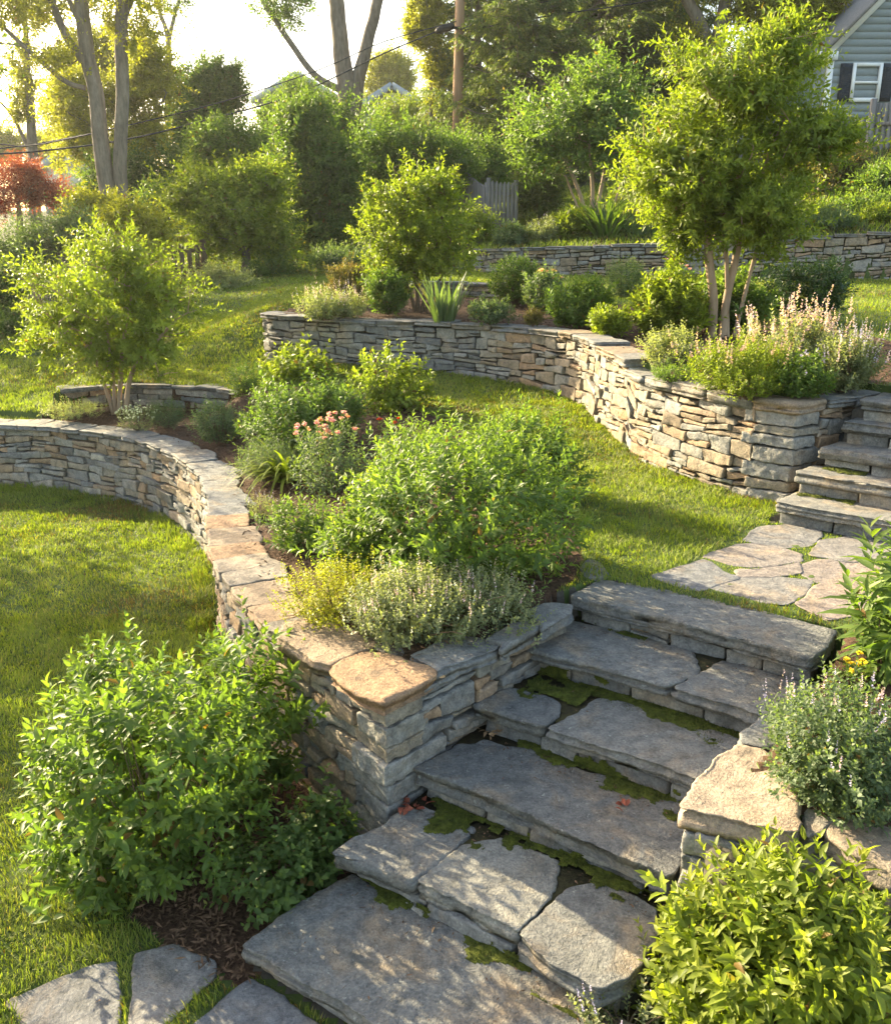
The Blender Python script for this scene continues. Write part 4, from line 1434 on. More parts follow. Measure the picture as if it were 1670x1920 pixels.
def skeleton(rng, roots, targets, r0, rmax, n=5, sag=0.0, jitter=0.03):
    """branches joining target points to the given trunk points"""
    nodes = [np.array(q, float) for q in roots]
    par = [-1] * len(nodes)
    tg = np.asarray(targets)
    cen = np.mean(nodes, 0)
    tg = tg[np.argsort(np.linalg.norm(tg - cen, axis=1))]
    dist = [0.0] * len(nodes)
    for t in tg:
        A = np.array(nodes)
        dv = np.linalg.norm(A - t, axis=1)
        low = np.maximum(0, A[:, 2] - t[2]) * 1.5
        cost = dv + 0.35 * np.array(dist) + low
        j = int(np.argmin(cost))
        m = (nodes[j] + t) / 2 + rng.normal(0, jitter, 3) * dv[j] * 3 + np.array([0, 0, -sag * dv[j]])
        nodes.append(m)
        par.append(j)
        dist.append(dist[j] + dv[j] * 0.5)
        nodes.append(t)
        par.append(len(nodes) - 2)
        dist.append(dist[j] + dv[j])
    cnt = np.ones(len(nodes))
    for i in range(len(nodes) - 1, -1, -1):
        if par[i] >= 0:
            cnt[par[i]] += cnt[i]
    rad = np.minimum(rmax, r0 * cnt ** 0.5)
    V, F, k0 = [], [], 0
    for i, p in enumerate(par):
        if p < 0:
            continue
        v, f = tube([nodes[p], nodes[i]], [min(rad[p], rad[i] * 1.25), rad[i]], n, cap=False)
        V.append(v)
        F.append(f[0] + k0)
        k0 += len(v)
    return np.vstack(V), np.vstack(F)


def ell(b, zg=None, D=None, kz=0.92, depth=1.0):
    """ellipsoid that fills the photo box b = (x0, x1, y0, y1), standing on level zg or at distance D"""
    x0, x1, y0, y1 = b
    mx, my = (x0 + x1) / 2, (y0 + y1) / 2
    if D is not None:
        p = P(mx, my, D=D)
        s = fwd(p) / F_PX
        a = (x1 - x0) / 2 * s
        return p, np.array([a, a * depth, (y1 - y0) / 2 * s])
    c = 0.3
    for _ in range(30):
        p = P(mx, my, z=min(zg + c * kz, CZ - 0.2))
        s = fwd(p) / F_PX
        a = (x1 - x0) / 2 * s
        ph = math.atan2(CZ - p[2], p[1])
        hy = (y1 - y0) / 2 * s
        c2 = max(hy * hy - (a * depth * math.sin(ph)) ** 2, (0.35 * hy) ** 2) ** 0.5 / math.cos(ph)
        c = 0.5 * c + 0.5 * c2
    return p, np.array([a, a * depth, c])


def flower_spikes(rng, tips, dirs, L, w, m, parent, name='blossoms', per=14, size=0.008, taper=0.6):
    """little florets packed round the top of each stem; 'blossoms' is one mass, any other name makes one part per flower"""
    S = len(tips)
    if name != 'blossoms' and S > 1:
        LL = np.broadcast_to(np.asarray(L, float), (S,))
        for k in range(S):
            flower_spikes(rng, tips[k:k + 1], dirs[k:k + 1], LL[k], w, m, parent, name, per, size, taper)
        return
    d = nrm(dirs)
    f = rng.random((S, per))
    ph = rng.uniform(0, 2 * math.pi, (S, per))
    X = nrm(np.cross(d, [0.3, 0.2, 0.9]))
    Y = np.cross(d, X)
    rad = X[:, None] * np.cos(ph)[..., None] + Y[:, None] * np.sin(ph)[..., None]
    LL = np.broadcast_to(np.asarray(L, float), (S,))
    b = tips[:, None] + d[:, None] * (f * LL[:, None])[..., None]
    dr = rad + d[:, None] * 0.5
    ww = (1 - taper * f)[..., None]
    return foliage_obj(name, leaves(rng, b.reshape(-1, 3), dr.reshape(-1, 3), (size * ww).ravel() * rng.uniform(.7, 1.3, S * per), (size * 0.9 * ww).ravel(), 0, 0.2, 0.1), m, parent)


def stems(rng, base, tips, r, m, parent, n=40, name='stems', spread=0.3):
    V, F, k0 = [], [], 0
    idx = rng.choice(len(tips), min(n, len(tips)), replace=False)
    for i in idx:
        t = tips[i]
        b = np.array([base[0] + (t[0] - base[0]) * spread * rng.random(), base[1] + (t[1] - base[1]) * spread * rng.random(), base[2] - 0.02])
        md = (b + t) / 2 + np.array([0, 0, 0.12 * np.linalg.norm((t - b)[:2])])
        pp = np.array([b, (b + md) / 2 + [0, 0, .02], md, (md + t) / 2 + [0, 0, .01], t])
        v, f = tube(pp, np.linspace(r, r * 0.35, 5), 4, cap=False)
        V.append(v)
        F.append(f[0] + k0)
        k0 += len(v)
    return make(name, np.vstack(V), np.vstack(F), m, parent)


SEED = [100]


def shrub(name, label, cat, b, zg, n, L, W, m, K=5, shootL=None, lod=1, lump=0.27, gap=-0.25, kz=0.92, depth=0.9, a0=65, a1=25, droop=0.15, tip=0.7, young=0.4,
          sprout=0.14, whorl=2, group=None, nstem=40, D=None, flowers=None, upb=0.55, shell=0.45, extra=None, rstem=0.005, freq=1.8, gfreq=2.2):
    SEED[0] += 7
    rng = np.random.default_rng(SEED[0])
    bl = b if isinstance(b, list) else [b]
    ells = [ell(q, zg, D, kz, depth) for q in bl]
    if extra:
        ells += extra
    C = ells[0][0]
    base = np.array([C[0], C[1], zg])
    root = thing(name, label, cat, base, group)
    p, d = envelope(rng, ells, n, shell, lump, freq, gap, gfreq, zg + 0.01, SEED[0], None, sprout)
    sl_ = shootL or L * 2.6
    Dr = nrm(d * 0.8 + np.array([0, 0, upb]) + rng.normal(0, 0.25, p.shape))
    Ln = sl_ * rng.uniform(0.7, 1.25, len(p))
    B = p - Dr * (Ln * 0.75)[:, None]
    B[:, 2] = np.maximum(B[:, 2], zg + 0.005)
    foliage_obj('foliage', shoot_leaves(rng, B, Dr, Ln, K, L, W, lod, a0, a1, droop, tip, whorl, young), m, root)
    stems(rng, base, B, rstem, M_TWIG, root, nstem)
    for fl in (flowers or []):
        fm, frac, fL, fsz, per = fl[:5]
        top = np.where((d[:, 2] > (fl[5] if len(fl) > 5 else -0.1)))[0]
        k = rng.choice(top, min(len(top), int(frac)), replace=False)
        st = B[k] + Dr[k] * Ln[k][:, None]
        dd = nrm(Dr[k] * 0.4 + np.array([0, 0, 0.8]) + rng.normal(0, 0.12, (len(k), 3)))
        flower_spikes(rng, st, dd, fL * rng.uniform(.6, 1.3, len(k)), 0, fm, root, fl[6] if len(fl) > 6 else 'blossoms', per, fsz)
    return root


def tree(name, label, base, trunks, crown, D, n, L, W, m, bark, K=7, shootL=None, lod=0, lump=0.3, gap=0.0, gfreq=3.0, nb=90, r0=0.006, rmax=0.06, tip=0.7, young=0.4,
         depth=0.9, shell=0.15, droop=0.1, upb=0.25, group=None, cat='tree', whorl=2, freq=2.0, flat=1.0, extra=None, sides=8, clumps=None, lobes=0, shrink=0.1, sprout=0.2):
    """trunks: [([(px,py,D?)..], [radii])]; crown: photo boxes"""
    SEED[0] += 7
    rng = np.random.default_rng(SEED[0])
    root = thing(name, label, cat, base, group)
    g = Geo()
    rts = []
    for pts, rad in trunks:
        q = np.array([P(a[0], a[1], D=(a[2] if len(a) > 2 else D)) if not isinstance(a, np.ndarray) else a for a in pts])
        q[0] = q[0] if q[0][2] > base[2] + 2.5 else np.array([q[0][0], q[0][1], base[2] - 0.05])
        s = smooth_path(q, max(0.08, np.linalg.norm(q[-1] - q[0]) / 30))
        rr = np.interp(np.linspace(0, 1, len(s)), np.linspace(0, 1, len(rad)), rad)
        s = s + np.column_stack([fbm(s * 1.3 + k, 9, 2) for k in range(3)]) * rr[:, None] * 0.25
        V, F = tube(s, rr, sides)
        g.add(V, F)
        rts += list(s[len(s) // 2::max(1, len(s) // 12)]) + [s[-1]]
    if crown or extra:
        ells = [ell(q[:4], None, q[4] if len(q) > 4 else D, depth=depth) for q in crown] + (extra or [])
        sl_ = shootL or L * 4.5
        ells = [(e[0], np.maximum(e[1] * 0.55, e[1] - shrink * sl_)) for e in ells]
        if lobes:
            ells = sublobes(rng, ells, lobes)
        if clumps:
            ells = [(e[0], e[1] * 0.94) for e in ells]
        p, d = envelope(rng, ells, n, shell, lump, freq, gap, gfreq, None, SEED[0], clumps, sprout)
        if nb:
            ii = rng.choice(len(p), min(nb, len(p)), replace=False)
            V, F = skeleton(rng, rts, p[ii], r0, rmax)
            g.add(V, F)
        Dr = nrm(d * np.array([1, 1, flat]) + np.array([0, 0, upb]) + rng.normal(0, 0.35, p.shape))
        Ln = sl_ * rng.uniform(0.7, 1.25, len(p))
        B = p - Dr * (Ln * 0.5)[:, None]
        foliage_obj('crown', shoot_leaves(rng, B, Dr, Ln, K, L, W, lod, 70, 30, droop, tip, whorl, young), m, root)
    g.build('trunk', bark, root, smooth=True)
    return root


def clump(name, label, cat, px, py, zg, n, L, W, m, spread=0.1, el=(45, 85), bend=(0.6, 1.6), group=None, D=None):
    SEED[0] += 7
    rng = np.random.default_rng(SEED[0])
    p = P(px, py, z=zg) if D is None else P(px, py, D=D)
    root = thing(name, label, cat, p, group)
    a = rng.uniform(0, 2 * math.pi, n)
    r = spread * np.sqrt(rng.random(n))
    b = np.column_stack([p[0] + np.cos(a) * r, p[1] + np.sin(a) * r, np.full(n, p[2] - 0.01)])
    a2 = a + rng.normal(0, 0.5, n)
    e = np.radians(rng.uniform(*el, n))
    d = np.column_stack([np.cos(a2) * np.cos(e), np.sin(a2) * np.cos(e), np.sin(e)])
    foliage_obj('leaf_clump', blades(rng, b, d, L * rng.uniform(0.6, 1.15, n), W, rng.uniform(*bend, n), 5), m, root)
    return root


# PLANTS
def gz(px, py, z=1.0):
    for _ in range(12):
        p = P(px, py, z=min(z, CZ - 0.1))
        z = 0.5 * z + 0.5 * float(H(np.array([p[0]]), np.array([p[1]]))[0])
    return z


# ---- beside the lower stairs
shrub('broadleaf_shrub', 'largest foreground bush, left of the stairs, pointed leaves with pale new shoots', 'bush',
      [(50, 520, 1200, 1690), (300, 600, 1180, 1520), (110, 330, 1190, 1480), (60, 300, 1450, 1680)], 0.02, 1050, 0.078, 0.034, L_MID, 6, lod=2, lump=0.2, sprout=0.06, gap=-0.32, nstem=70, young=0.5, shell=0.5)
shrub('low_shrub', 'low dark green plant with rounded leaves tucked between the largest bush and the bottom steps', 'plant',
      [(385, 640, 1520, 1710), (540, 670, 1480, 1640)], 0.04, 330, 0.052, 0.033, L_DEEP, 4, lod=2, young=0.2, tip=0.9, upb=0.8, a0=75, a1=40)
shrub('privet_bush', 'light green glossy bush filling the bottom right corner in front of the pale wedge capstone', 'bush',
      [(1240, 1720, 1590, 2060), (1330, 1560, 1550, 1800), (1215, 1400, 1680, 1960)], 0.0, 1000, 0.078, 0.030, L_LIME, 6, lod=2, lump=0.16, gap=-0.36, young=0.6, upb=0.9, shell=0.55, tip=0.8)
shrub('catmint', 'small sprig of catmint with pale lilac spikes at the bottom edge beside the glossy bush', 'plant',
      [(1060, 1290, 1830, 1985)], 0.16, 130, 0.026, 0.015, L_GREY, 5, lod=1, shootL=0.09, upb=1.2, flowers=[(F_LILAC, 14, 0.06, 0.008, 22, -0.1, 'flower_spike')])
shrub('catmint', 'grey green catmint with lilac spikes sprawling above the low wall at the right', 'plant',
      [(1440, 1690, 1265, 1520), (1480, 1720, 1300, 1540), (1425, 1560, 1290, 1420)], 0.84, 1200, 0.030, 0.017, L_BLUE, 6, lod=1, shootL=0.13, upb=0.9, shell=0.35, tip=0.8, flowers=[(F_LILAC, 46, 0.07, 0.009, 20, -0.1, 'flower_spike'), (F_BLUSH, 16, 0.08, 0.010, 26, -0.1, 'flower_spike')])
shrub('lily_plant', 'tall lily like plant with long pointed leaves at the right edge above the catmint', 'plant',
      [(1590, 1760, 990, 1290), (1640, 1780, 960, 1250)], 0.95, 60, 0.17, 0.042, L_MID, 9, lod=2, shootL=0.42, upb=2.0, a0=80, a1=35, whorl=2, nstem=60, droop=0.3, rstem=0.006, tip=0.6)
shrub('coreopsis', 'small plant with yellow flower heads between the catmint and the tall lily leaves', 'flower',
      [(1555, 1640, 1235, 1310)], 0.90, 40, 0.04, 0.016, L_MID, 4, lod=1, flowers=[(F_YELL, 9, 0.015, 0.022, 30, -0.1, 'flower_head')])
# ---- the lower bed, from the corner to the small tree
shrub('golden_oregano', 'mat of fine golden yellow foliage in the lower bed, spilling toward the tan capstones', 'plant',
      [(522, 740, 1045, 1182)], 0.91, 1200, 0.017, 0.012, L_GOLD, 5, lod=0, shootL=0.08, upb=1.0, tip=0.9)
shrub('catmint', 'grey green catmint with whitish spikes in the corner of the lower bed beside the stairs', 'plant',
      [(635, 900, 1055, 1208), (780, 1000, 1062, 1195)], 0.92, 2600, 0.022, 0.015, L_GREY, 6, lod=1, shootL=0.11, upb=1.1, flowers=[(F_BLUSH, 80, 0.08, 0.010, 22), (F_WHITE, 60, 0.05, 0.010, 12)])
shrub('broadleaf_shrub', 'big dense green bush in the middle of the lower bed with yellowish top shoots', 'bush',
      [(620, 1100, 800, 1105), (590, 800, 930, 1085), (860, 1090, 765, 960), (700, 880, 790, 930)], 0.94, 2300, 0.072, 0.026, L_MID, 6, lod=1, lump=0.18, gap=-0.34, young=0.6, nstem=70, shell=0.55, tip=0.85)
shrub('hellebore', 'rounded leafy perennial beside the tan capstones left of the biggest bush in the lower bed', 'plant',
      [(492, 640, 925, 1035)], 0.90, 200, 0.055, 0.020, L_MID, 6, lod=1, upb=0.9, young=0.5)
shrub('lavender', 'wispy grey lavender tuft by the blue capstones', 'plant', [(452, 520, 925, 975)], 0.88, 90, 0.025, 0.006, L_GREY, 6, lod=0, shootL=0.1, upb=1.2, flowers=[(F_LILAC, 16, 0.04, 0.008, 12)])
clump('daylily', 'daylily with arching yellow green strap leaves near the bend of the lower wall', 'plant', 540, 900, 0.9, 150, 0.6, 0.028, L_LIME, 0.10, (35, 80), (1.2, 2.3))
shrub('dianthus', 'fine leaved blue green tuft beside the daylily in the lower bed', 'plant', [(440, 560, 815, 905)], 0.9, 420, 0.05, 0.007, L_BLUE, 6, lod=0, shootL=0.16, upb=1.3)
fl = shrub('phlox', 'plant with clusters of pink and coral flowers in the middle of the lower bed', 'flower',
           [(540, 695, 785, 930)], 0.93, 260, 0.06, 0.016, L_BLUE, 6, lod=1, shootL=0.2, upb=1.3,
           flowers=[(F_PINK, 24, 0.03, 0.036, 22, 0.4, 'pink_flower'), (F_CORAL, 5, 0.03, 0.034, 20, 0.3, 'coral_flower')])
shrub('peony', 'wide lush green clump behind the pink flowers in the lower bed', 'plant',
      [(445, 640, 712, 860), (540, 690, 705, 850)], 0.98, 1100, 0.075, 0.026, L_MID, 5, lod=1, upb=0.8, young=0.3, tip=0.5)
shrub('hosta', 'bright lime green clump of broad leaves at the lawn side of the lower bed', 'plant',
      [(485, 618, 648, 740)], 1.08, 360, 0.12, 0.055, L_LIME, 4, lod=1, upb=1.0)
shrub('barberry', 'small dark grey green bush at the lawn edge beside the lime green clump', 'bush',
      [(422, 497, 672, 748)], 1.08, 320, 0.04, 0.014, L_DEEP, 5, lod=1, upb=0.9, young=0.1)
shrub('spirea', 'airy yellow green bush with rounded leaves standing against the sunny strip of lawn', 'bush',
      [(655, 803, 645, 800), (690, 760, 635, 720)], 1.0, 460, 0.08, 0.05, L_LIME, 4, lod=1, upb=0.9, gap=-0.15, nstem=50, shell=0.3)
shrub('bee_balm', 'single red flower on a stem behind the big bush of the lower bed', 'flower', [(700, 745, 770, 830)], 1.0, 14, 0.06, 0.02, L_MID, 4, lod=1, upb=1.5,
      flowers=[(F_RED, 3, 0.02, 0.04, 30, -0.5, 'red_flower')])
shrub('sedum', 'rounded blue green mound at the inner side of the wall bend', 'plant', [(362, 458, 748, 832)], 0.88, 420, 0.045, 0.016, L_BLUE, 5, lod=1, upb=1.0, young=0.3)
shrub('candytuft', 'low mound dotted with white flowers in front of the small tree of the lower bed', 'flower', [(215, 300, 760, 808)], 0.84, 300, 0.022, 0.01, L_GREY, 5, lod=0, upb=0.9,
      flowers=[(F_WHITE, 120, 0.02, 0.018, 8, -0.1, 'blossoms')])
shrub('lavender', 'neat grey green lavender mound right of the white flowers', 'plant', [(275, 352, 745, 802)], 0.86, 420, 0.035, 0.006, L_BLUE, 6, lod=0, shootL=0.14, upb=1.0)
shrub('thyme', 'low straggly olive mat at the left end of the lower bed', 'plant', [(82, 182, 748, 788)], 0.86, 380, 0.03, 0.009, L_GREY, 5, lod=0, upb=0.6, tip=0.9)
DT = 11.6
bt = P(225, 765, D=DT)
tree('small_tree', 'small multi stemmed tree with golden outer leaves at the left of the lower bed', (bt[0], bt[1], 0.86),
     [([(222, 765), (228, 700), (232, 640), (250, 540)], [0.032, 0.028, 0.02, 0.01]), ([(212, 765), (190, 700), (165, 650), (120, 590)], [0.026, 0.022, 0.016, 0.008]),
      ([(234, 765), (248, 700), (285, 650), (330, 600)], [0.035, 0.028, 0.02, 0.01]), ([(216, 765), (212, 700), (200, 620), (180, 520)], [0.026, 0.022, 0.018, 0.008])],
     [(40, 350, 445, 640), (12, 150, 480, 680), (200, 372, 505, 690), (80, 335, 550, 690), (130, 300, 620, 712), (150, 290, 425, 540)],
     DT, 1150, 0.095, 0.036, L_LIME, M_SMOOTHBARK, 8, lod=1, gap=0.08, gfreq=4.0, nb=200, young=0.45, shell=0.35, lump=0.5, shootL=0.38, flat=0.5, r0=0.004)


# ---- the upper bed
shrub('catmint', 'pale flowering catmint at the left end of the upper bed above the wall', 'plant', [(558, 640, 545, 600), (600, 692, 548, 596)], 1.97, 700, 0.045, 0.02, L_GREY, 5, lod=0, upb=1.1, shootL=0.2,
      flowers=[(F_BLUSH, 60, 0.12, 0.02, 14), (F_LILAC, 20, 0.12, 0.02, 12)])
shrub('spirea', 'rusty tipped rounded bush in the upper bed left of the small tree', 'bush', [(612, 692, 488, 575)], 2.0, 500, 0.06, 0.025, L_RUST, 5, lod=0, young=0.6, upb=0.8)
shrub('barberry', 'dark reddish green bush at the foot of the small tree in the upper bed', 'bush', [(684, 770, 502, 590)], 2.0, 500, 0.06, 0.025, L_DEEP, 5, lod=0, young=0.2, upb=0.8)
DU = 13.3
bt = P(785, 578, D=DU)
tree('small_tree', 'small round headed bright green tree in the middle of the upper bed', (bt[0], bt[1], 1.98),
     [([(785, 578), (778, 520), (765, 460), (755, 400)], [0.035, 0.03, 0.022, 0.01]), ([(780, 578), (760, 530), (725, 480), (700, 440)], [0.03, 0.025, 0.018, 0.008]),
      ([(790, 578), (800, 530), (815, 470), (830, 420)], [0.03, 0.025, 0.018, 0.008]), ([(795, 578), (815, 540), (850, 490)], [0.025, 0.02, 0.01])],
     [(690, 865, 310, 470), (668, 800, 380, 520), (770, 895, 390, 530), (700, 840, 440, 545), (760, 850, 300, 380), (665, 720, 340, 400)],
     DU, 850, 0.095, 0.036, L_LIME, M_TWIG, 8, lod=0, gap=0.08, gfreq=4.0, nb=140, young=0.4, shell=0.3, lump=0.5, shootL=0.4, flat=0.6, r0=0.004)
clump('iris', 'spiky blue green iris leaves on the edge of the upper bed', 'plant', 832, 602, 1.97, 46, 0.62, 0.05, L_BLUE, 0.14, (55, 88), (0.0, 0.35))
shrub('sedum', 'small round grey green cushion beside the iris leaves in the upper bed', 'plant', [(876, 964, 560, 606)], 1.98, 420, 0.04, 0.02, L_BLUE, 5, lod=0, young=0.5)
shrub('heather', 'tiny brownish tuft on the mulch right of the round cushion', 'plant', [(980, 1018, 578, 610)], 1.98, 120, 0.04, 0.015, L_RUST, 5, lod=0)
shrub('boxwood', 'dark rounded bush in front of the back wall above the round cushion', 'bush', [(915, 1020, 478, 572)], 2.02, 800, 0.05, 0.022, L_DEEP, 5, lod=0, upb=0.7, young=0.2, lump=0.1)
shrub('rose_bush', 'loose blue green bush with a few orange blooms right of the dark round bush', 'bush', [(978, 1060, 505, 582)], 2.0, 450, 0.06, 0.028, L_BLUE, 5, lod=0, upb=0.7,
      flowers=[(F_CORAL, 5, 0.03, 0.06, 12, 0.0, 'orange_bloom')])
shrub('peony', 'fresh green fluffy clump in the centre of the upper bed', 'plant', [(1022, 1155, 525, 612)], 1.97, 700, 0.08, 0.03, L_MID, 5, lod=0, upb=0.9)
shrub('russian_sage', 'hazy pale green bush beyond the fluffy green clump', 'bush', [(1128, 1215, 485, 560)], 2.0, 550, 0.05, 0.014, L_BLUE, 6, lod=0, upb=1.2, shootL=0.25)
shrub('spirea', 'low lime green plant next to the stepped capstones of the upper wall', 'plant', [(1105, 1180, 572, 632)], 1.93, 300, 0.07, 0.03, L_LIME, 5, lod=0, upb=0.8)
shrub('golden_shrub', 'bright lime green bush left of the twin trunks', 'bush', [(1180, 1320, 520, 632)], 1.93, 800, 0.10, 0.042, L_LIME, 5, lod=0, upb=0.7)
shrub('hydrangea', 'green leafy bush behind the twin trunks', 'bush', [(1300, 1440, 515, 622)], 1.95, 600, 0.10, 0.045, L_MID, 5, lod=0, upb=0.7)
shrub('rose_bush', 'small bush with dusty pink blooms against the back wall behind the twin trunks', 'flower', [(1230, 1305, 495, 550)], 2.02, 260, 0.06, 0.03, L_MID, 4, lod=0, flowers=[(F_PINK, 10, 0.03, 0.06, 12, -0.1, 'pink_bloom')])
shrub('boxwood', 'glossy very dark green rounded shrub at the right of the upper bed by the lawn', 'bush', [(1432, 1586, 485, 606)], 1.96, 1300, 0.055, 0.026, L_BOX, 5, lod=0, young=0.25, lump=0.14, tip=0.9)
DB = 10.6
bt = P(1342, 625, D=DB)
tree('ornamental_tree', 'tall twin trunk tree with bright green layered leaves growing in the upper bed', (bt[0], bt[1], 1.9),
     [([(1334, 628), (1336, 560), (1330, 500), (1326, 420), (1335, 300), (1350, 180)], [0.06, 0.055, 0.05, 0.04, 0.026, 0.01]),
      ([(1352, 628), (1362, 560), (1376, 500), (1392, 420), (1430, 320), (1470, 220)], [0.052, 0.048, 0.043, 0.034, 0.022, 0.01]),
      ([(1376, 500), (1355, 430), (1290, 340), (1245, 290)], [0.03, 0.026, 0.016, 0.008]), ([(1392, 425), (1450, 370), (1530, 300)], [0.028, 0.02, 0.008])],
     [(1230, 1545, 65, 250), (1165, 1410, 190, 400), (1370, 1590, 175, 340), (1220, 1500, 280, 470), (1158, 1300, 270, 385), (1300, 1540, 330, 478), (1222, 1345, 380, 512), (1400, 1550, 20, 150), (1490, 1640, 220, 300)],
     DB, 2200, 0.105, 0.036, L_LIME, M_SMOOTHBARK, 9, lod=1, gap=0.11, gfreq=4.0, nb=300, young=0.35, shell=0.25, lump=0.45, rmax=0.025, r0=0.004, shootL=0.45, flat=0.35, shrink=0.2)
shrub('catmint', 'creamy pale mound at the left of the flower mass above the upper wall', 'plant', [(1206, 1312, 615, 695)], 1.84, 600, 0.032, 0.018, L_GREY, 6, lod=0, upb=1.1, tip=1.0, young=0.8, shootL=0.15)
shrub('moss_phlox', 'low fine green mat by the lower step of capstones on the upper wall', 'plant', [(1216, 1300, 680, 716)], 1.82, 300, 0.02, 0.01, L_MID, 5, lod=0)
shrub('betony', 'plant with upright mauve brown spikes in the middle of the flower mass on the corner', 'flower', [(1290, 1470, 635, 735)], 1.84, 900, 0.036, 0.016, L_LIME, 6, lod=0, upb=1.2, shootL=0.16,
      flowers=[(F_MAUVE, 46, 0.16, 0.022, 34, 0.0, 'flower_spike')])
shrub('thyme', 'bright lime cushion hanging at the rim of the upper wall corner', 'plant', [(1350, 1460, 690, 748)], 1.83, 500, 0.022, 0.014, L_LIME, 5, lod=0, tip=0.9)
shrub('astilbe', 'tall blush pink plumes over pale foliage at the back of the flower mass', 'flower', [(1400, 1570, 600, 715)], 1.86, 1100, 0.045, 0.022, L_GREY, 6, lod=0, upb=1.1, shootL=0.2, young=0.6,
      flowers=[(F_BLUSH, 60, 0.20, 0.026, 36, 0.2, 'flower_plume')])
shrub('catmint', 'silvery lilac flowering mound at the right end of the flower mass by the stair head', 'flower', [(1530, 1648, 625, 735)], 1.84, 800, 0.034, 0.016, L_GREY, 6, lod=0, upb=1.1, shootL=0.16,
      flowers=[(F_LILAC, 50, 0.12, 0.016, 22), (F_BLUSH, 24, 0.14, 0.018, 24)])
shrub('hardy_geranium', 'dark green foliage with small blue flowers at the front right of the flower mass', 'flower', [(1440, 1560, 670, 742)], 1.84, 500, 0.04, 0.024, L_MID, 5, lod=0, upb=0.9, flowers=[(F_LILAC, 16, 0.04, 0.022, 10)])

# ---- on the hillside above the back wall
for nm, lab, b, zg, n, L, W, m, kw in [
    ('spirea', 'rounded blue green mound at the left end of the back wall top', (922, 992, 420, 470), 2.72, 400, 0.10, 0.04, L_BLUE, {}),
    ('lavender', 'mauve tinged grey mound second from the left on the back wall', (985, 1052, 410, 468), 2.72, 400, 0.10, 0.03, L_GREY, {'flowers': [(F_LILAC, 30, 0.16, 0.03, 10)]}),
    ('hosta', 'bright yellow green clump behind the ornamental grass on the back wall', (1045, 1115, 400, 455), 2.78, 260, 0.22, 0.09, L_LIME, {}),
    ('aster', 'low fluffy green plant spilling over the right part of the back wall', (1498, 1610, 392, 445), 2.98, 500, 0.09, 0.03, L_BLUE, {}),
    ('goldenrod', 'yellow flecked green plant at the right edge on top of the back wall', (1612, 1690, 385, 436), 3.02, 400, 0.10, 0.04, L_LIME, {'flowers': [(F_YELL, 14, 0.1, 0.04, 8)]}),
]:
    shrub(nm, lab, 'plant', b, None, n, L, W, m, 5, lod=0, D=22.5 if b[0] < 1400 else 21.0, **kw) if False else None
    SEED[0] += 7
    rng = np.random.default_rng(SEED[0])
    D = 22.6 if b[0] < 1400 else 21.0
    e = ell(b, D=D)
    z0 = float(H(np.array([e[0][0]]), np.array([D]))[0])
    root = thing(nm, lab, 'plant', (e[0][0], D, z0))
    e[1][2] = max(e[1][2], e[0][2] - z0)
    p, d = envelope(rng, [e], n, 0.4, 0.2, 1.8, -0.3, 2.2, z0, SEED[0])
    Dr = nrm(d * 0.7 + np.array([0, 0, 0.8]) + rng.normal(0, .25, p.shape))
    Ln = L * 2.4 * rng.uniform(.7, 1.2, n)
    foliage_obj('foliage', shoot_leaves(rng, p - Dr * Ln[:, None] * .7, Dr, Ln, 5, L, W, 0), m, root)
    for fm, k, fL, fs, per in kw.get('flowers', []):
        ii = rng.choice(np.where(d[:, 2] > 0)[0], k)
        flower_spikes(rng, p[ii], Dr[ii], fL, 0, fm, root, 'blossoms', per, fs)
clump('ornamental_grass', 'big fountain of dark green grass blades on top of the back wall', 'grass', 1135, 458, 2.8, 170, 1.35, 0.05, L_DEEP, 0.25, (50, 88), (0.5, 1.3), D=22.4)
clump('ornamental_grass', 'finer paler grass clump right of the big grass fountain on the back wall', 'grass', 1200, 460, 2.8, 160, 0.95, 0.035, L_BLUE, 0.35, (50, 88), (0.3, 1.0), D=22.4)


def back(name, label, cat, boxes, D, n, L, W, m, K=7, base=None, trunks=None, bark=M_BARK, **kw):
    if cat == 'tree':
        kw.setdefault('clumps', (max(30, n // 5), 0.13, 0.5))
        kw.setdefault('lobes', 9)
    elif n > 600:
        kw.setdefault('clumps', (n // 8, 0.11, 0.6))
        kw.setdefault('lobes', 9)
    """bushes and trees further off; boxes in photo measurements at distance D"""
    cx_ = np.mean([(b[0] + b[1]) / 2 for b in boxes])
    p = P(cx_, 400, D=D)
    z0 = float(H(np.array([np.clip(p[0], -15.5, 15.5)]), np.array([min(D, 80)]))[0])
    if base is not None:
        p = P(base[0], base[1], D=D)
    b0 = (p[0], p[1], z0)
    if trunks is None:
        top = min(b[2] for b in boxes)
        mid = P(cx_, (top + max(b[3] for b in boxes)) / 2, D=D)
        trunks = [([np.array([p[0], D, z0]), (np.array([p[0], D, z0]) + mid) / 2 + np.array([.05, 0, 0]), mid], [0.12, 0.09, 0.04])]
    if cat == 'tree' and kw.get('lobes', 0):
        n, L, W = int(n * 1.5), L * 0.76, W * 0.72
    K = 7
    n = int(n * 0.8)
    kw.setdefault('lump', 0.6)
    kw.setdefault('sprout', 0.32)
    kw.setdefault('freq', 1.5)
    kw['clumps'] = None
    return tree(name, label, b0, trunks, boxes, D, n, L, W, m, bark, K, cat=cat, **kw)


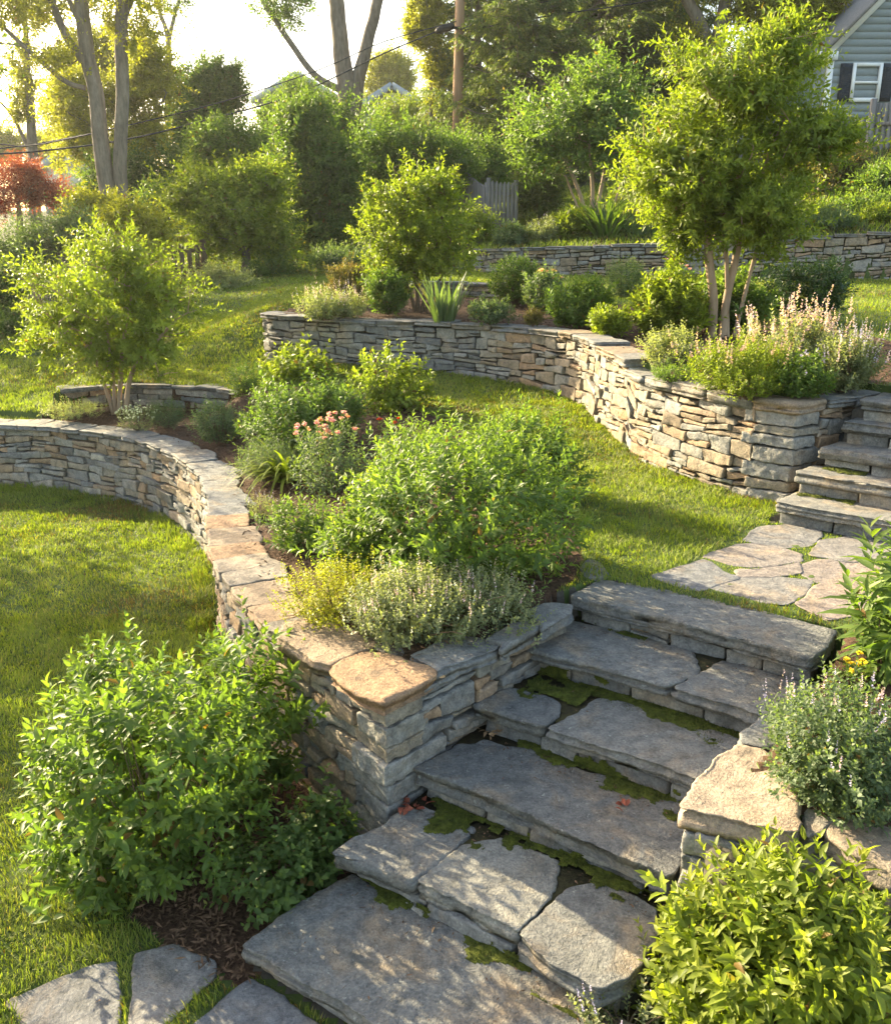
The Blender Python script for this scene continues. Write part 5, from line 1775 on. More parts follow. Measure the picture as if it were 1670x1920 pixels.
bk = dict(lod=0, nb=50)
back('maple_sapling', 'spreading multi stem green tree on the hillside above the back wall', 'tree',
     [(965, 1210, 150, 310), (950, 1070, 235, 345), (1050, 1215, 110, 240), (1080, 1230, 220, 330)], 24.0, 1700, 0.16, 0.06, L_MID, 8, base=(1110, 425),
     trunks=[([(1105, 430), (1085, 360), (1060, 300), (1040, 250)], [0.06, 0.05, 0.04, 0.02]), ([(1108, 430), (1110, 350), (1105, 290), (1100, 220)], [0.06, 0.05, 0.04, 0.02]),
             ([(1112, 430), (1125, 360), (1140, 290), (1150, 230)], [0.06, 0.05, 0.04, 0.02]), ([(1100, 430), (1075, 370), (1060, 330)], [0.04, 0.03, 0.02]), ([(1115, 430), (1150, 380), (1165, 340)], [0.04, 0.03, 0.02])],
     bark=M_SMOOTHBARK, lod=0, nb=80, gap=-0.08, young=0.4, shell=0.25, lobes=0, shootL=0.7, flat=0.3, gfreq=4.5)
back('yew_bush', 'very dark broad evergreen bush behind the spreading hillside tree', 'bush', [(952, 1065, 300, 425), (985, 1050, 285, 380)], 26.0, 1500, 0.16, 0.03, L_CONIF, 6, nb=0, lod=0, gap=-0.4, shell=0.5)
back('viburnum', 'olive and bronze bush by the board fence right of the twin trunk tree', 'bush', [(1480, 1620, 290, 400), (1540, 1640, 270, 370)], 24.5, 1100, 0.14, 0.05, L_RUST, 4, gap=-0.3, nb=30)
back('lilac_bush', 'fresh green bush at the right edge below the tall board fence', 'bush', [(1605, 1730, 300, 380)], 23.0, 700, 0.15, 0.06, L_MID, 4, gap=-0.35, nb=20)
# ---- bushes and trees along the left and the back
back('golden_shrub', 'large yellow green bush in front of the dark hedge, over the brown fence', 'bush',
     [(330, 570, 320, 520), (300, 440, 290, 430), (400, 560, 290, 420), (440, 590, 400, 520)], 21.5, 2600, 0.15, 0.052, L_LIME, 4, young=0.5, gap=-0.22, nb=60, shell=0.4)
back('forsythia', 'golden bush shining between the left tree trunks and the small tree', 'bush', [(225, 330, 390, 500), (180, 300, 370, 450)], 18.0, 800, 0.13, 0.045, L_GOLD, 4, gap=-0.25, nb=20)
back('juniper', 'blue green feathery bush at the left edge behind the small tree', 'bush', [(-40, 150, 395, 520), (80, 240, 385, 480)], 19.0, 1500, 0.13, 0.03, L_BLUE, 5, gap=-0.3, nb=30)
back('golden_shrub', 'soft yellow green bush at the foot of the twin grey trunks', 'bush', [(110, 200, 350, 430), (170, 240, 360, 420)], 22.0, 700, 0.14, 0.05, L_GOLD, 4, gap=-0.2, nb=20)
back('yew_bush', 'dark bush in deep shade at the far left edge', 'bush', [(-60, 60, 480, 650)], 15.8, 1200, 0.11, 0.03, L_DEEP, 5, gap=-0.35, nb=20)
back('fern', 'low dark ferny plant at the left edge of the middle lawn', 'plant', [(-30, 65, 590, 660)], 15.0, 260, 0.14, 0.04, L_DEEP, 5, gap=-0.3, nb=0)
back('hedge_bush', 'tall dark green bush in the middle of the back hedge', 'bush', [(480, 690, 200, 440), (510, 640, 170, 300), (520, 680, 330, 480)], 25.0, 3800, 0.17, 0.06, L_DEEP, 4, gap=-0.28, nb=60, shell=0.45)
back('hedge_bush', 'broad green bush right of the tall dark one reaching the utility pole', 'bush', [(640, 810, 215, 400), (720, 915, 225, 370), (650, 900, 330, 480)], 27.0, 3600, 0.17, 0.055, L_MID, 4, gap=-0.28, nb=60, shell=0.45, young=0.2)
back('hedge_bush', 'olive green bush between the yellow tree and the tall dark bush', 'bush', [(345, 500, 190, 350), (400, 540, 240, 400), (240, 400, 330, 440)], 28.0, 2600, 0.17, 0.06, L_MID, 4, gap=-0.25, nb=50)
back('hedge_bush', 'deep green bush filling the hedge behind the brown fence', 'bush', [(150, 330, 270, 470), (280, 440, 240, 470)], 30.0, 4200, 0.17, 0.065, L_DEEP, 4, gap=-0.45, nb=30, clumps=None, shell=0.5)
back('hedge_bush', 'dark bush at the very back of the hedge below the forked bare trunk', 'bush', [(440, 640, 195, 470), (600, 800, 205, 470), (500, 700, 185, 330)], 30.5, 5200, 0.17, 0.065, L_DEEP, 4, gap=-0.45, nb=30, clumps=None, shell=0.5)
back('hedge_bush', 'green bush between the hedge and the picket fence', 'bush', [(780, 900, 260, 450), (840, 960, 240, 400)], 30.0, 3000, 0.16, 0.06, L_MID, 4, gap=-0.4, nb=30, clumps=None, shell=0.5)
back('leafy_tree', 'yellow green tree glowing behind the twin grey trunks', 'tree', [(60, 190, 150, 330), (100, 260, 30, 180), (150, 300, 200, 360)], 40.0, 2000, 0.24, 0.1, L_GOLD, 4, gap=0.08, nb=40, young=0.6, shell=0.05, lump=0.5)
back('leafy_tree', 'hazy yellow tree low on the horizon at the far left', 'tree', [(-60, 60, 225, 330), (30, 130, 240, 330)], 58.0, 1300, 0.3, 0.13, L_GOLD, 4, gap=-0.2, nb=30, young=0.6)
back('leafy_tree', 'loose green tree half covering the far pale house', 'tree', [(500, 640, 135, 260), (560, 700, 175, 270), (470, 560, 180, 290)], 44.0, 1500, 0.24, 0.1, L_MID, 4, gap=-0.05, nb=40, young=0.4, shell=0.1)
back('leafy_tree', 'loose light green tree in front of the far blue house', 'tree', [(690, 820, 170, 280), (760, 860, 140, 260)], 46.0, 1200, 0.24, 0.1, L_LIME, 4, gap=-0.05, nb=40, young=0.4, shell=0.1)
back('viburnum', 'mid green bush on the hillside left behind the trunks of the twin trunk tree', 'bush', [(1215, 1345, 345, 462)], 23.0, 900, 0.14, 0.055, L_MID, 4, gap=-0.3, nb=20)
back('viburnum', 'leafy bush on the hillside right behind the trunks of the twin trunk tree', 'bush', [(1390, 1520, 345, 450), (1340, 1440, 380, 455)], 22.6, 1000, 0.14, 0.055, L_LIME, 4, gap=-0.3, nb=20)
back('perennial_border', 'drift of low leafy perennials filling the right end of the hillside bed', 'plant', [(1520, 1640, 365, 430), (1590, 1720, 360, 425)], 22.4, 900, 0.13, 0.045, L_MID, 4, gap=-0.3, nb=0)
back('perennial_border', 'straggly olive perennials at the foot of the golden bush', 'plant', [(350, 460, 500, 560)], 19.5, 500, 0.10, 0.03, L_GREY, 4, gap=-0.3, nb=0)
back('perennial_border', 'low blue green perennials under the tall dark hedge bush', 'plant', [(560, 700, 465, 520), (640, 760, 470, 520)], 21.8, 800, 0.12, 0.03, L_BLUE, 4, gap=-0.3, nb=0)
back('perennial_border', 'grassy dark plants at the foot of the hedge right of the golden bush', 'plant', [(440, 580, 480, 530)], 21.4, 500, 0.14, 0.02, L_DEEP, 4, gap=-0.3, nb=0)
back('perennial_border', 'low green plants beside the picket fence', 'plant', [(860, 930, 400, 450)], 23.5, 300, 0.12, 0.04, L_LIME, 4, gap=-0.3, nb=0)
back('japanese_maple', 'dark red Japanese maple at the left edge', 'tree', [(-60, 95, 295, 420), (10, 165, 325, 405), (-20, 95, 285, 350), (-80, 40, 340, 430)], 28.0, 1300, 0.16, 0.04, L_RED, 4, gap=0.0, nb=40, young=0.6)
back('leafy_tree', 'sunlit yellow tree between the twin trunks and the dark tree', 'tree', [(215, 345, 50, 220), (240, 335, 160, 340), (100, 210, 170, 340), (180, 310, 110, 300), (60, 200, 100, 260)], 31.0, 2400, 0.20, 0.085, L_GOLD, 4, gap=0.10, nb=60, young=0.6, shell=0.05, lump=0.5)
back('leafy_tree', 'round dark green tree against the bright sky left of the far house', 'tree', [(315, 480, 85, 270), (350, 470, 100, 210), (300, 420, 160, 320)], 35.0, 2600, 0.21, 0.09, L_DEEP, 4, gap=-0.2, nb=60, shell=0.3)
back('leafy_tree', 'bright yellow tree just left of the utility pole', 'tree', [(755, 850, -40, 110), (790, 860, 80, 200), (750, 830, 20, 90)], 40.0, 1500, 0.24, 0.1, L_GOLD, 4, gap=0.0, nb=50, young=0.7, shell=0.1)
back('leafy_tree', 'pale hazy tree beside the far blue house', 'tree', [(660, 790, 95, 250), (690, 780, 85, 180)], 72.0, 1500, 0.34, 0.15, L_GOLD, 4, gap=0.0, nb=30, young=0.6, shell=0.1)
back('leafy_tree', 'golden leaved tree with a forked dark trunk above the right hand tree', 'tree', [(1340, 1560, -120, 120), (1380, 1560, 40, 190), (1230, 1400, -150, 20), (1470, 1600, -80, 60), (1250, 1340, 20, 140)], 34.0, 3000, 0.24, 0.1, L_GOLD, 4,
     base=(1335, 220), trunks=[([(1335, 240), (1330, 110), (1310, 40), (1270, -30), (1230, -120)], [0.34, 0.30, 0.22, 0.18, 0.1]), ([(1335, 200), (1345, 100), (1355, 30), (1370, -40), (1390, -150)], [0.3, 0.27, 0.24, 0.2, 0.1])],
     gap=0.0, nb=80, young=0.7, shell=0.1)
back('leafy_tree', 'green tree filling the gap behind the golden tree at the upper right', 'tree', [(1180, 1330, 60, 260), (1330, 1540, 130, 300), (1240, 1330, 0, 120)], 38.0, 2400, 0.26, 0.11, L_MID, 4, gap=-0.2, nb=40)
back('leafy_tree', 'twin grey trunk tree rising out of the frame at the left', 'tree', [(-120, 110, -60, 60), (-100, 20, 60, 170), (120, 420, -320, -60), (-60, 160, -300, -60), (30, 200, 60, 140), (0, 150, -50, 100), (60, 340, -90, 70), (180, 330, 20, 120)], 24.0, 1300, 0.17, 0.07, L_GOLD, 4, base=(215, 400),
     trunks=[([(212, 420), (200, 330), (180, 180), (155, 40), (145, -120), (120, -300)], [0.24, 0.21, 0.19, 0.17, 0.14, 0.08]), ([(232, 420), (228, 330), (230, 180), (228, 40), (232, -120), (250, -320)], [0.2, 0.17, 0.16, 0.15, 0.12, 0.07]),
             ([(165, 120), (125, 70), (100, 10), (60, -90)], [0.11, 0.09, 0.08, 0.05]), ([(160, 165), (120, 150), (60, 100), (0, 45), (-60, 0)], [0.06, 0.055, 0.05, 0.04, 0.02]), ([(232, 30), (250, -10), (275, -80)], [0.09, 0.08, 0.06]),
             ([(158, 60), (130, 0), (110, -60)], [0.07, 0.06, 0.05])], gap=0.05, nb=60, young=0.6, shell=0.05, sides=12)
back('leafy_tree', 'slender sparse tree glowing in the sun at the far left', 'tree', [(-30, 110, 60, 200), (0, 90, 120, 260), (20, 100, -40, 80)], 36.0, 420, 0.2, 0.09, L_GOLD, 4, base=(60, 380),
     trunks=[([(65, 400), (60, 250), (52, 130), (48, 40), (40, -60)], [0.24, 0.2, 0.16, 0.1, 0.05]), ([(60, 290), (25, 220), (-10, 180)], [0.08, 0.06, 0.03])], gap=0.1, nb=30, young=0.7, shell=0.05)
back('leafy_tree', 'bare forked pale trunk standing against the white sky near the far blue house', 'tree', [(450, 620, -60, 70), (540, 650, -150, -20), (680, 760, -160, -40)], 38.0, 420, 0.22, 0.09, L_MID, 4, base=(655, 230),
     trunks=[([(655, 260), (652, 190), (640, 90), (632, 0), (628, -120)], [0.4, 0.36, 0.3, 0.28, 0.2]), ([(658, 240), (672, 150), (692, 70), (708, 0), (725, -110)], [0.3, 0.26, 0.22, 0.2, 0.14]),
             ([(640, 170), (590, 140), (545, 80), (495, 5), (460, -60)], [0.14, 0.12, 0.11, 0.09, 0.05])], gap=0.1, nb=30, shell=0.05, sides=12)
back('leafy_tree', 'bare thin forked branches above the dark round tree', 'tree', [(280, 380, -60, 40)], 44.0, 120, 0.2, 0.08, L_MID, 4, base=(316, 200),
     trunks=[([(316, 240), (316, 80), (300, 20), (290, -60)], [0.18, 0.14, 0.09, 0.05]), ([(316, 85), (325, 40), (345, -30)], [0.1, 0.08, 0.05])], gap=0.1, nb=14, shell=0.05)


def spruce(name, label, px, ptop, D, r, n, m=L_CONIF):
    SEED[0] += 7
    rng = np.random.default_rng(SEED[0])
    b = P(px, 400, D=D)
    top = P(px, ptop, D=D)[2]
    z0 = float(H(np.array([b[0]]), np.array([D]))[0])
    root = thing(name, label, 'tree', (b[0], D, z0))
    hgt = top - z0
    V, F = tube([(b[0], D, z0 - .1), (b[0] + .05, D, z0 + hgt * .5), (b[0], D, top)], [0.26, 0.16, 0.02], 8)
    g = Geo()
    g.add(V, F)
    B, Dr, Ln = [], [], []
    z = 0.10 * hgt
    while z < hgt * 0.98:
        k = 7
        rr = r * (1 - z / hgt) ** 0.75 + 0.15
        for j in range(k):
            a = rng.uniform(0, 6.283)
            R_ = rr * rng.uniform(0.7, 1.15)
            s = np.linspace(0, 1, 7)
            pts = np.column_stack([b[0] + np.cos(a) * R_ * s, D + np.sin(a) * R_ * s, z0 + z - R_ * (0.25 * s + 0.18 * np.sin(s * 3.1)) + 0.12 * R_ * s ** 3])
            v, f = tube(pts, np.linspace(0.035, 0.008, 7), 4, cap=False)
            g.add(v, f)
            m_ = int(15 * R_) + 7
            q = rng.uniform(0.15, 1, m_)
            bp = np.column_stack([np.interp(q, s, pts[:, c]) for c in range(3)])
            side = rng.choice([-1, 1], m_)
            dd = np.column_stack([np.cos(a) * .6 - np.sin(a) * side * .8, np.sin(a) * .6 + np.cos(a) * side * .8, np.full(m_, -0.55)]) + rng.normal(0, .2, (m_, 3))
            B.append(bp)
            Dr.append(dd)
            Ln.append(rng.uniform(0.35, 0.75, m_) * (0.6 + 0.4 * q))
        z += rng.uniform(0.22, 0.34)
    B, Dr, Ln = np.vstack(B), nrm(np.vstack(Dr)), np.concatenate(Ln)
    foliage_obj('crown', shoot_leaves(rng, B, Dr, Ln, 6, 0.2, 0.05, 0, 40, 20, 0.5, 0.9, 2, 0.4), m, root)
    g.build('trunk', M_BARK, root, smooth=True)


spruce('spruce', 'tall dark spruce just right of the utility pole', 975, -330, 34.0, 3.3, 0)
spruce('spruce', 'tall spruce behind the top of the spreading hillside tree', 1110, -420, 37.0, 3.6, 0)
spruce('spruce', 'dark spruce between the hillside tree and the forked golden tree', 1235, -260, 39.0, 3.4, 0)
spruce('spruce', 'yellowish spruce standing behind the utility pole', 890, -200, 41.0, 3.2, 0)
spruce('spruce', 'half hidden spruce in the gap between the two tallest spruces', 1045, -300, 43.0, 3.8, 0)


# ------------------------------------------------------------------ buildings, fences, pole
def house_right():
    D = 31.0
    x0 = P(1549, 150, D=D)[0]
    z_e = P(1549, 92, D=D)[2]
    zg = 5.2
    W = 8.6
    pk = z_e + W / 2 * 1.02
    root = thing('house', 'grey blue clapboard house with white trim and a shuttered window at the upper right', 'house', (x0, D, zg))
    V, F = [], []
    prof = np.array([(x0, zg - 0.6), (x0 + W, zg - 0.6), (x0 + W, z_e), (x0 + W / 2, pk), (x0, z_e)])
    n = 5
    V = [(x, D, z) for x, z in prof] + [(x, D + 9, z) for x, z in prof]
    g = Geo()
    g.add(np.array(V), [np.array([[0, 1, 2, 3, 4], [9, 8, 7, 6, 5]]), np.array([[i, i + 5, (i + 1) % 5 + 5, (i + 1) % 5] for i in range(5)])])
    z = zg - 0.6
    ex = 0.205
    while z < pk - 0.25:
        zm = z + ex
        a = x0 + 0.06 if zm < z_e else x0 + (zm - z_e) / (pk - z_e) * W / 2 + 0.05
        b = 2 * (x0 + W / 2) - a
        if b - a > 0.2:
            v = np.array([(a, D - 0.034, z), (b, D - 0.034, z), (b, D - 0.006, z + ex + .005), (a, D - 0.006, z + ex + .005), (a, D - 0.002, z), (b, D - 0.002, z)])
            g.add(v, [np.array([[0, 1, 2, 3], [4, 5, 1, 0]])])
        z += ex
    g.build('siding', M_SIDING, root)
    make('corner_board', *[q for q in box((x0 + 0.05, D - 0.02, (zg + z_e) / 2 - .3), (0.09, 0.05, (z_e - zg) / 2 + .3))], M_WHITE, root)
    for sg in (-1, 1):
        a = np.array([x0 + W / 2 + sg * (W / 2 + 0.35), D - 0.16, z_e - 0.35])
        b = np.array([x0 + W / 2, D - 0.16, pk + 0.02])
        V, F = beam(a, b, 0.10, 0.24)
        make('rake_board', V, F, M_WHITE, root)
        a2, b2 = a + np.array([0, 4.6, 0.16]), b + np.array([0, 4.6, 0.16])
        V, F = beam(a2, b2, 9.6, 0.1)
        make('roof', V, F, M_ROOF, root)
    make('eave_return', *box((x0 - 0.12, D - 0.14, z_e - 0.22), (0.28, 0.14, 0.12)), M_WHITE, root)
    p1, p2 = P(1600, 122, D=D), P(1641, 188, D=D)
    xc, zc = (p1[0] + p2[0]) / 2, (p1[2] + p2[2]) / 2
    w, h = (p2[0] - p1[0]) / 2, (p1[2] - p2[2]) / 2
    g = Geo()
    for c, hf in [((xc - w, zc), (0.05, h + .05)), ((xc + w, zc), (0.05, h + .05))]:
        g.add(*box((c[0], D - 0.07, c[1]), (hf[0], 0.045, hf[1])))
    for zz_, t in ((zc + h, 0.05), (zc - h, 0.06), (zc, 0.035)):
        g.add(*box((xc, D - 0.072, zz_), (w - 0.05, 0.045, t)))
    win = g.build('window', M_WHITE, root)
    make('window_pane', *box((xc, D - 0.045, zc), (w, 0.012, h)), M_GLASS, win)
    g = Geo()
    for k in (-1, 1):
        g.add(*box((xc + k * w / 3, D - 0.062, zc), (0.022, 0.014, h - .05)))
    for k in (-.75, -.5, -.25, .25, .5, .75):
        g.add(*box((xc, D - 0.064, zc + k * h), (w - 0.05, 0.014, 0.02)))
    g.build('muntins', M_WHITE, win)
    for sg in (-1, 1):
        g = Geo()
        sx = xc + sg * (w + 0.05 + 0.19)
        g.add(*box((sx, D - 0.055, zc), (0.18, 0.02, h + .04)))
        for k in range(16):
            g.add(*box((sx, D - 0.082, zc - h + 0.08 + k * (2 * h - .16) / 15), (0.14, 0.006, 0.022)))
        g.build('shutter', M_SHUTTER, root)


house_right()


def far_house(label, x0, x1, ye, yr, yb, D, wall, name='house', win=()):
    a, b = P(x0, ye, D=D), P(x1, ye, D=D)
    zr = P((x0 + x1) / 2, yr, D=D)[2]
    zg = P(x0, yb, D=D)[2]
    root = thing(name, label, 'house', (a[0], D, zg))
    c = ((a[0] + b[0]) / 2, D + 4, (a[2] + zg) / 2)
    xm = (a[0] + b[0]) / 2
    f = np.array([(a[0], zg), (b[0], zg), (b[0], a[2]), (xm, zr), (a[0], a[2])])
    V = np.array([(x, D, z) for x, z in f] + [(x, D + 9, z) for x, z in f])
    make('wall', V, [np.array([[0, 1, 2, 3, 4], [9, 8, 7, 6, 5]]), np.array([[i, i + 5, (i + 1) % 5 + 5, (i + 1) % 5] for i in (0, 1, 4)])], wall, root)
    for sg, e in ((-1, a[0] - 0.5), (1, b[0] + 0.5)):
        ze = a[2] - 0.5 * (zr - a[2]) / (b[0] - xm)
        v0, v1 = np.array([e, D + 4.5, ze + .12]), np.array([xm, D + 4.5, zr + .12])
        V, F = beam(v0, v1, 10.0, 0.16)
        make('roof', V, F, M_ROOF, root)
        V, F = beam(v0 + [0, -5.06, -.05], v1 + [0, -5.06, -.05], 0.1, 0.34)
        make('rake_board', V, F, M_SIDING, root)
    for wx, wy, ww, wh in win:
        p = P(wx, wy, D=D)
        w = make('window', *box((p[0], D - 0.04, p[2]), (ww, 0.06, wh)), M_WHITE, root)
        make('window_pane', *box((p[0], D - 0.09, p[2]), (ww * .8, 0.03, wh * .86)), M_GLASS, w)


far_house('far pale house with a low grey roof seen over the hedge', 488, 632, 186, 142, 420, 64, M_SIDING2, win=[(560, 180, 0.5, 0.7)])
far_house('far blue house behind the forked trunk left of the utility pole', 672, 800, 205, 164, 420, 58, M_SIDING2, win=[(736, 196, 0.45, 0.6)])
far_house('small grey roofed house in the haze at the far left behind the red maple', 78, 164, 322, 292, 420, 52, M_SIDING, win=[(100, 330, 0.5, 0.6), (138, 330, 0.5, 0.6)])


def board_fence():
    rng = np.random.default_rng(5)
    pts = [(1628, 192, 330, 27.0), (1760, 185, 335, 26.5)]
    root = thing('board_fence', 'tall weathered grey board fence below the house at the right edge', 'fence', P(1628, 330, D=27))
    a, b = P(1634, 195, D=27.0), P(1800, 178, D=26.0)
    za, zb = P(1634, 345, D=27.0)[2] - .5, P(1800, 345, D=26.0)[2] - .5
    L = np.linalg.norm((b - a)[:2])
    n = int(L / 0.15)
    g = Geo()
    for k in range(n):
        f = (k + .5) / n
        p = a + (b - a) * f
        zl = za + (zb - za) * f
        top = p[2] + rng.normal(0, 0.012)
        g.add(*box((p[0], p[1] + rng.normal(0, .004), (top + zl) / 2), (0.071, 0.011, (top - zl) / 2)), rng.random())
    g.build('boards', M_GREYWOOD, root)
    for f in (0.2, 0.8):
        z = lambda q: za + (zb - za) * q + (a[2] - za) * f
        V, F = beam((a[0], a[1] - .05, z(0)), (b[0], b[1] - .05, z(1)), 0.05, 0.1)
        make('rail', V, F, M_GREYWOOD, root)
    for f in (0.0, 0.5, 1.0):
        p = a + (b - a) * f
        make('post', *box((p[0], p[1] - .1, (p[2] + za) / 2 + .06), (0.07, 0.06, (p[2] - za) / 2 + 0.06)), M_GREYWOOD, root)


board_fence()


def picket_run(name, label, a, b, hgt, m, pw=0.045, gap=0.10, pointed=True, rails=(0.3, 0.78), zf=None, seed=3):
    rng = np.random.default_rng(seed)
    a, b = np.array(a, float), np.array(b, float)
    root = thing(name, label, 'fence', a)
    L = np.linalg.norm((b - a)[:2])
    d = (b - a)[:2] / L
    ax = np.array([[d[0], d[1], 0], [-d[1], d[0], 0], [0, 0, 1]])
    n = max(2, int(L / gap))
    g = Geo()
    for k in range(n + 1):
        f = k / n
        p = a + (b - a) * f
        h = (hgt if not callable(hgt) else hgt(f)) + rng.normal(0, 0.01)
        V, F = box((p[0], p[1], p[2] + h / 2 - .05), (pw, 0.012, h / 2 + .05), ax=ax)
        g.add(V, F, rng.random())
        if pointed:
            q = np.array([(-pw, -.012, 0), (pw, -.012, 0), (0, -.012, pw * 1.4), (-pw, .012, 0), (pw, .012, 0), (0, .012, pw * 1.4)])
            q = q @ ax + np.array([p[0], p[1], p[2] + h])
            g.add(q, [np.array([[0, 1, 2], [5, 4, 3]]), np.array([[1, 4, 5, 2], [3, 0, 2, 5]])])
    g.build('pickets', m, root)
    nr = np.array([-d[1], d[0], 0]) * 0.04
    for r_ in rails:
        for q in range(4):
            f0, f1 = q / 4, (q + 1) / 4
            h0, h1 = [(hgt if not callable(hgt) else hgt(f)) * r_ for f in (f0, f1)]
            p0, p1 = a + (b - a) * f0 + nr + [0, 0, h0], a + (b - a) * f1 + nr + [0, 0, h1]
            if q == 0:
                gg = Geo()
            gg.add(*beam(p0, p1, 0.04, 0.08))
        gg.build('rail', m, root)
    for p, f in ((a, 0), (b, 1)):
        h = (hgt if not callable(hgt) else hgt(f)) + 0.12
        make('post', *box((p[0] + nr[0] * 2.2, p[1] + nr[1] * 2.2, p[2] + h / 2 - .1), (0.06, 0.06, h / 2 + .1), ax=ax), m, root)


pa_, pb_ = P(915, 425, D=25.5), P(966, 430, D=25.5)
picket_run('picket_fence', 'grey wooden picket gate section beside the dark evergreen bush', pa_, pb_, 1.12, M_GREYWOOD)
pc_ = P(862, 405, D=27.5)
picket_run('picket_fence', 'grey picket fence with a swooping top rail left of the picket gate', pc_, pa_ + np.array([-.12, .05, 0]), lambda f: 1.35 - 0.35 * math.sin(f * 1.6), M_GREYWOOD, pointed=False, rails=(0.3, 0.99), seed=6)
picket_run('picket_fence', 'short dark brown fence under the golden bush at the left', P(316, 530, D=20.3), P(388, 528, D=20.8), 0.78, M_DARKWOOD, pw=0.05, gap=0.15, pointed=False, rails=(0.25, 0.85), seed=8)


def rail_fence():
    rng = np.random.default_rng(15)
    a, b = P(1190, 320, D=29.5), P(1625, 300, D=28.0)
    root = thing('board_fence', 'long weathered grey board fence half hidden behind the twin trunk tree', 'fence', a)
    g = Geo()
    n = int(np.linalg.norm((b - a)[:2]) / 0.16)
    for k in range(n):
        f = (k + .5) / n
        p = a + (b - a) * f
        t = P(0, 272 - 50 * f, D=p[1])[2] + rng.normal(0, .015)
        zl = float(H(np.array([p[0]]), np.array([p[1]]))[0]) - 0.2
        g.add(*box((p[0], p[1], (t + zl) / 2), (0.074, 0.012, (t - zl) / 2)), rng.random())
    g.build('boards', M_GREYWOOD, root)
    for hh in (0.25, 0.9):
        p0, p1 = a.copy(), b.copy()
        t0, t1 = P(0, 272, D=a[1])[2], P(0, 222, D=b[1])[2]
        V, F = beam((a[0], a[1] - .06, t0 - hh), (b[0], b[1] - .06, t1 - hh), 0.05, 0.12)
        make('rail', V, F, M_GREYWOOD, root)


rail_fence()


def pole():
    D = 34.0
    a, b = P(854, 330, D=D), P(864, -60, D=D)
    root = thing('utility_pole', 'brown wooden utility pole carrying black cables behind the hedge', 'utility pole', (a[0], D, a[2] - 2))
    V, F = tube([a - [0, 0, 2.0], (a + b) / 2, b], [0.19, 0.17, 0.15], 14)
    make('pole', V, F, M_POLE, root, smooth=True)
    V, F = tube([P(850, 52, D=D - .22), P(874, 54, D=D - .22)], [0.05, 0.05], 8)
    make('bracket', V, F, M_BLACK, root)
    for x0, y0, x1, y1, lab in [(871, 55, 914, 50, 'fat black cable splice case right of the utility pole'), (816, 60, 852, 47, 'fat black cable splice case left of the utility pole')]:
        p, q = P(x0, y0, D=D - .25), P(x1, y1, D=D - .25)
        s = np.linspace(0, 1, 9)
        pts = p + (q - p) * s[:, None]
        V, F = tube(pts, 0.12 * np.array([.4, .9, 1, 1, 1, 1, 1, .9, .4]), 10)
        o = make('cable_splice', V, F, M_BLACK, None, smooth=True)
        tag(o, lab, 'cable splice')

    def wire(pts, lab, r=0.018):
        q = np.array([P(x, y, D=d) for x, y, d in pts])
        V, F = tube(smooth_path(q, 0.6), r, 5)
        tag(make('overhead_cable', V, F, M_BLACK, None, smooth=True), lab, 'cable')

    wire([(914, 50, 33.75), (1040, 28, 33.9), (1180, 8, 34.2), (1330, -20, 35)], 'black cable from the right splice case past the spruces', 0.026)
    wire([(866, 46, 33.8), (920, 22, 33.5), (1020, 4, 33), (1100, -18, 32)], 'thin black cable rising to the right from the pole')
    wire([(816, 60, 33.75), (720, 100, 33), (560, 175, 31), (400, 222, 29), (235, 262, 27), (60, 285, 25), (-60, 290, 24)], 'lower black cable sagging to the left from the left splice case', 0.024)
    wire([(855, 40, 33.8), (720, 78, 33), (600, 130, 32), (420, 190, 30), (240, 235, 28), (80, 268, 26), (-60, 285, 25)], 'upper thin cable running left from the pole')
    wire([(-40, 262, 26), (40, 275, 25.5), (120, 262, 25), (200, 245, 24.4)], 'short cable crossing the left edge above the red maple')


pole()

# rock on the hillside
SEED[0] += 7
rg = np.random.default_rng(88)
pr = P(1622, 388, D=23.5)
o = put_slab('rock', None, M_FLAG, np.array([pr[:2] + q for q in [(-.55, -.25), (.1, -.4), (.6, -.2), (.65, .3), (0, .45), (-.5, .3)]]), pr[2] + .12, 0.4, rg, rnd=0.4, step=0.06, edge=0.05, rough=0.06)
tag(o, 'flat grey boulder among the plants above the right part of the back wall', 'rock')


# ------------------------------------------------------------------ trees outside the picture that shade the garden
def shade_tree(label, x, y, zc, r, n, h=1.0, gap=0.0):
    z0 = float(H(np.array([np.clip(x, -15.5, 15)]), np.array([y]))[0])
    root_pts = [([np.array([x, y, z0]), np.array([x + .1, y, z0 + (zc - z0) * .5]), np.array([x, y + .1, zc])], [0.22, 0.17, 0.08])]
    tree('leafy_tree', label, (x, y, z0), root_pts, [], 0, n, 0.16, 0.09, L_MID, M_BARK, 4, lod=0, gap=gap, nb=60, shell=0.05, gfreq=3.0,
         extra=[(np.array([x, y, zc]), np.array([r, r, r * h])), (np.array([x + r * .5, y - r * .5, zc - .6 * r]), np.array([r * .6, r * .6, r * .5])), (np.array([x - r * .4, y + r * .6, zc + .3 * r]), np.array([r * .7, r * .7, r * .6]))])


# SHADE TREES
shade_tree('leafy tree just outside the left edge of the picture above the curved wall', -9.6, 11.6, 3.7, 2.05, 800, 0.68, 0.05)
shade_tree('leafy tree outside the left edge beyond the middle lawn', -12.0, 19.4, 4.8, 1.7, 500, 0.8)
shade_tree('tall leafy tree outside the left edge behind the juniper', -13.2, 24.9, 7.6, 2.3, 900, 0.8)


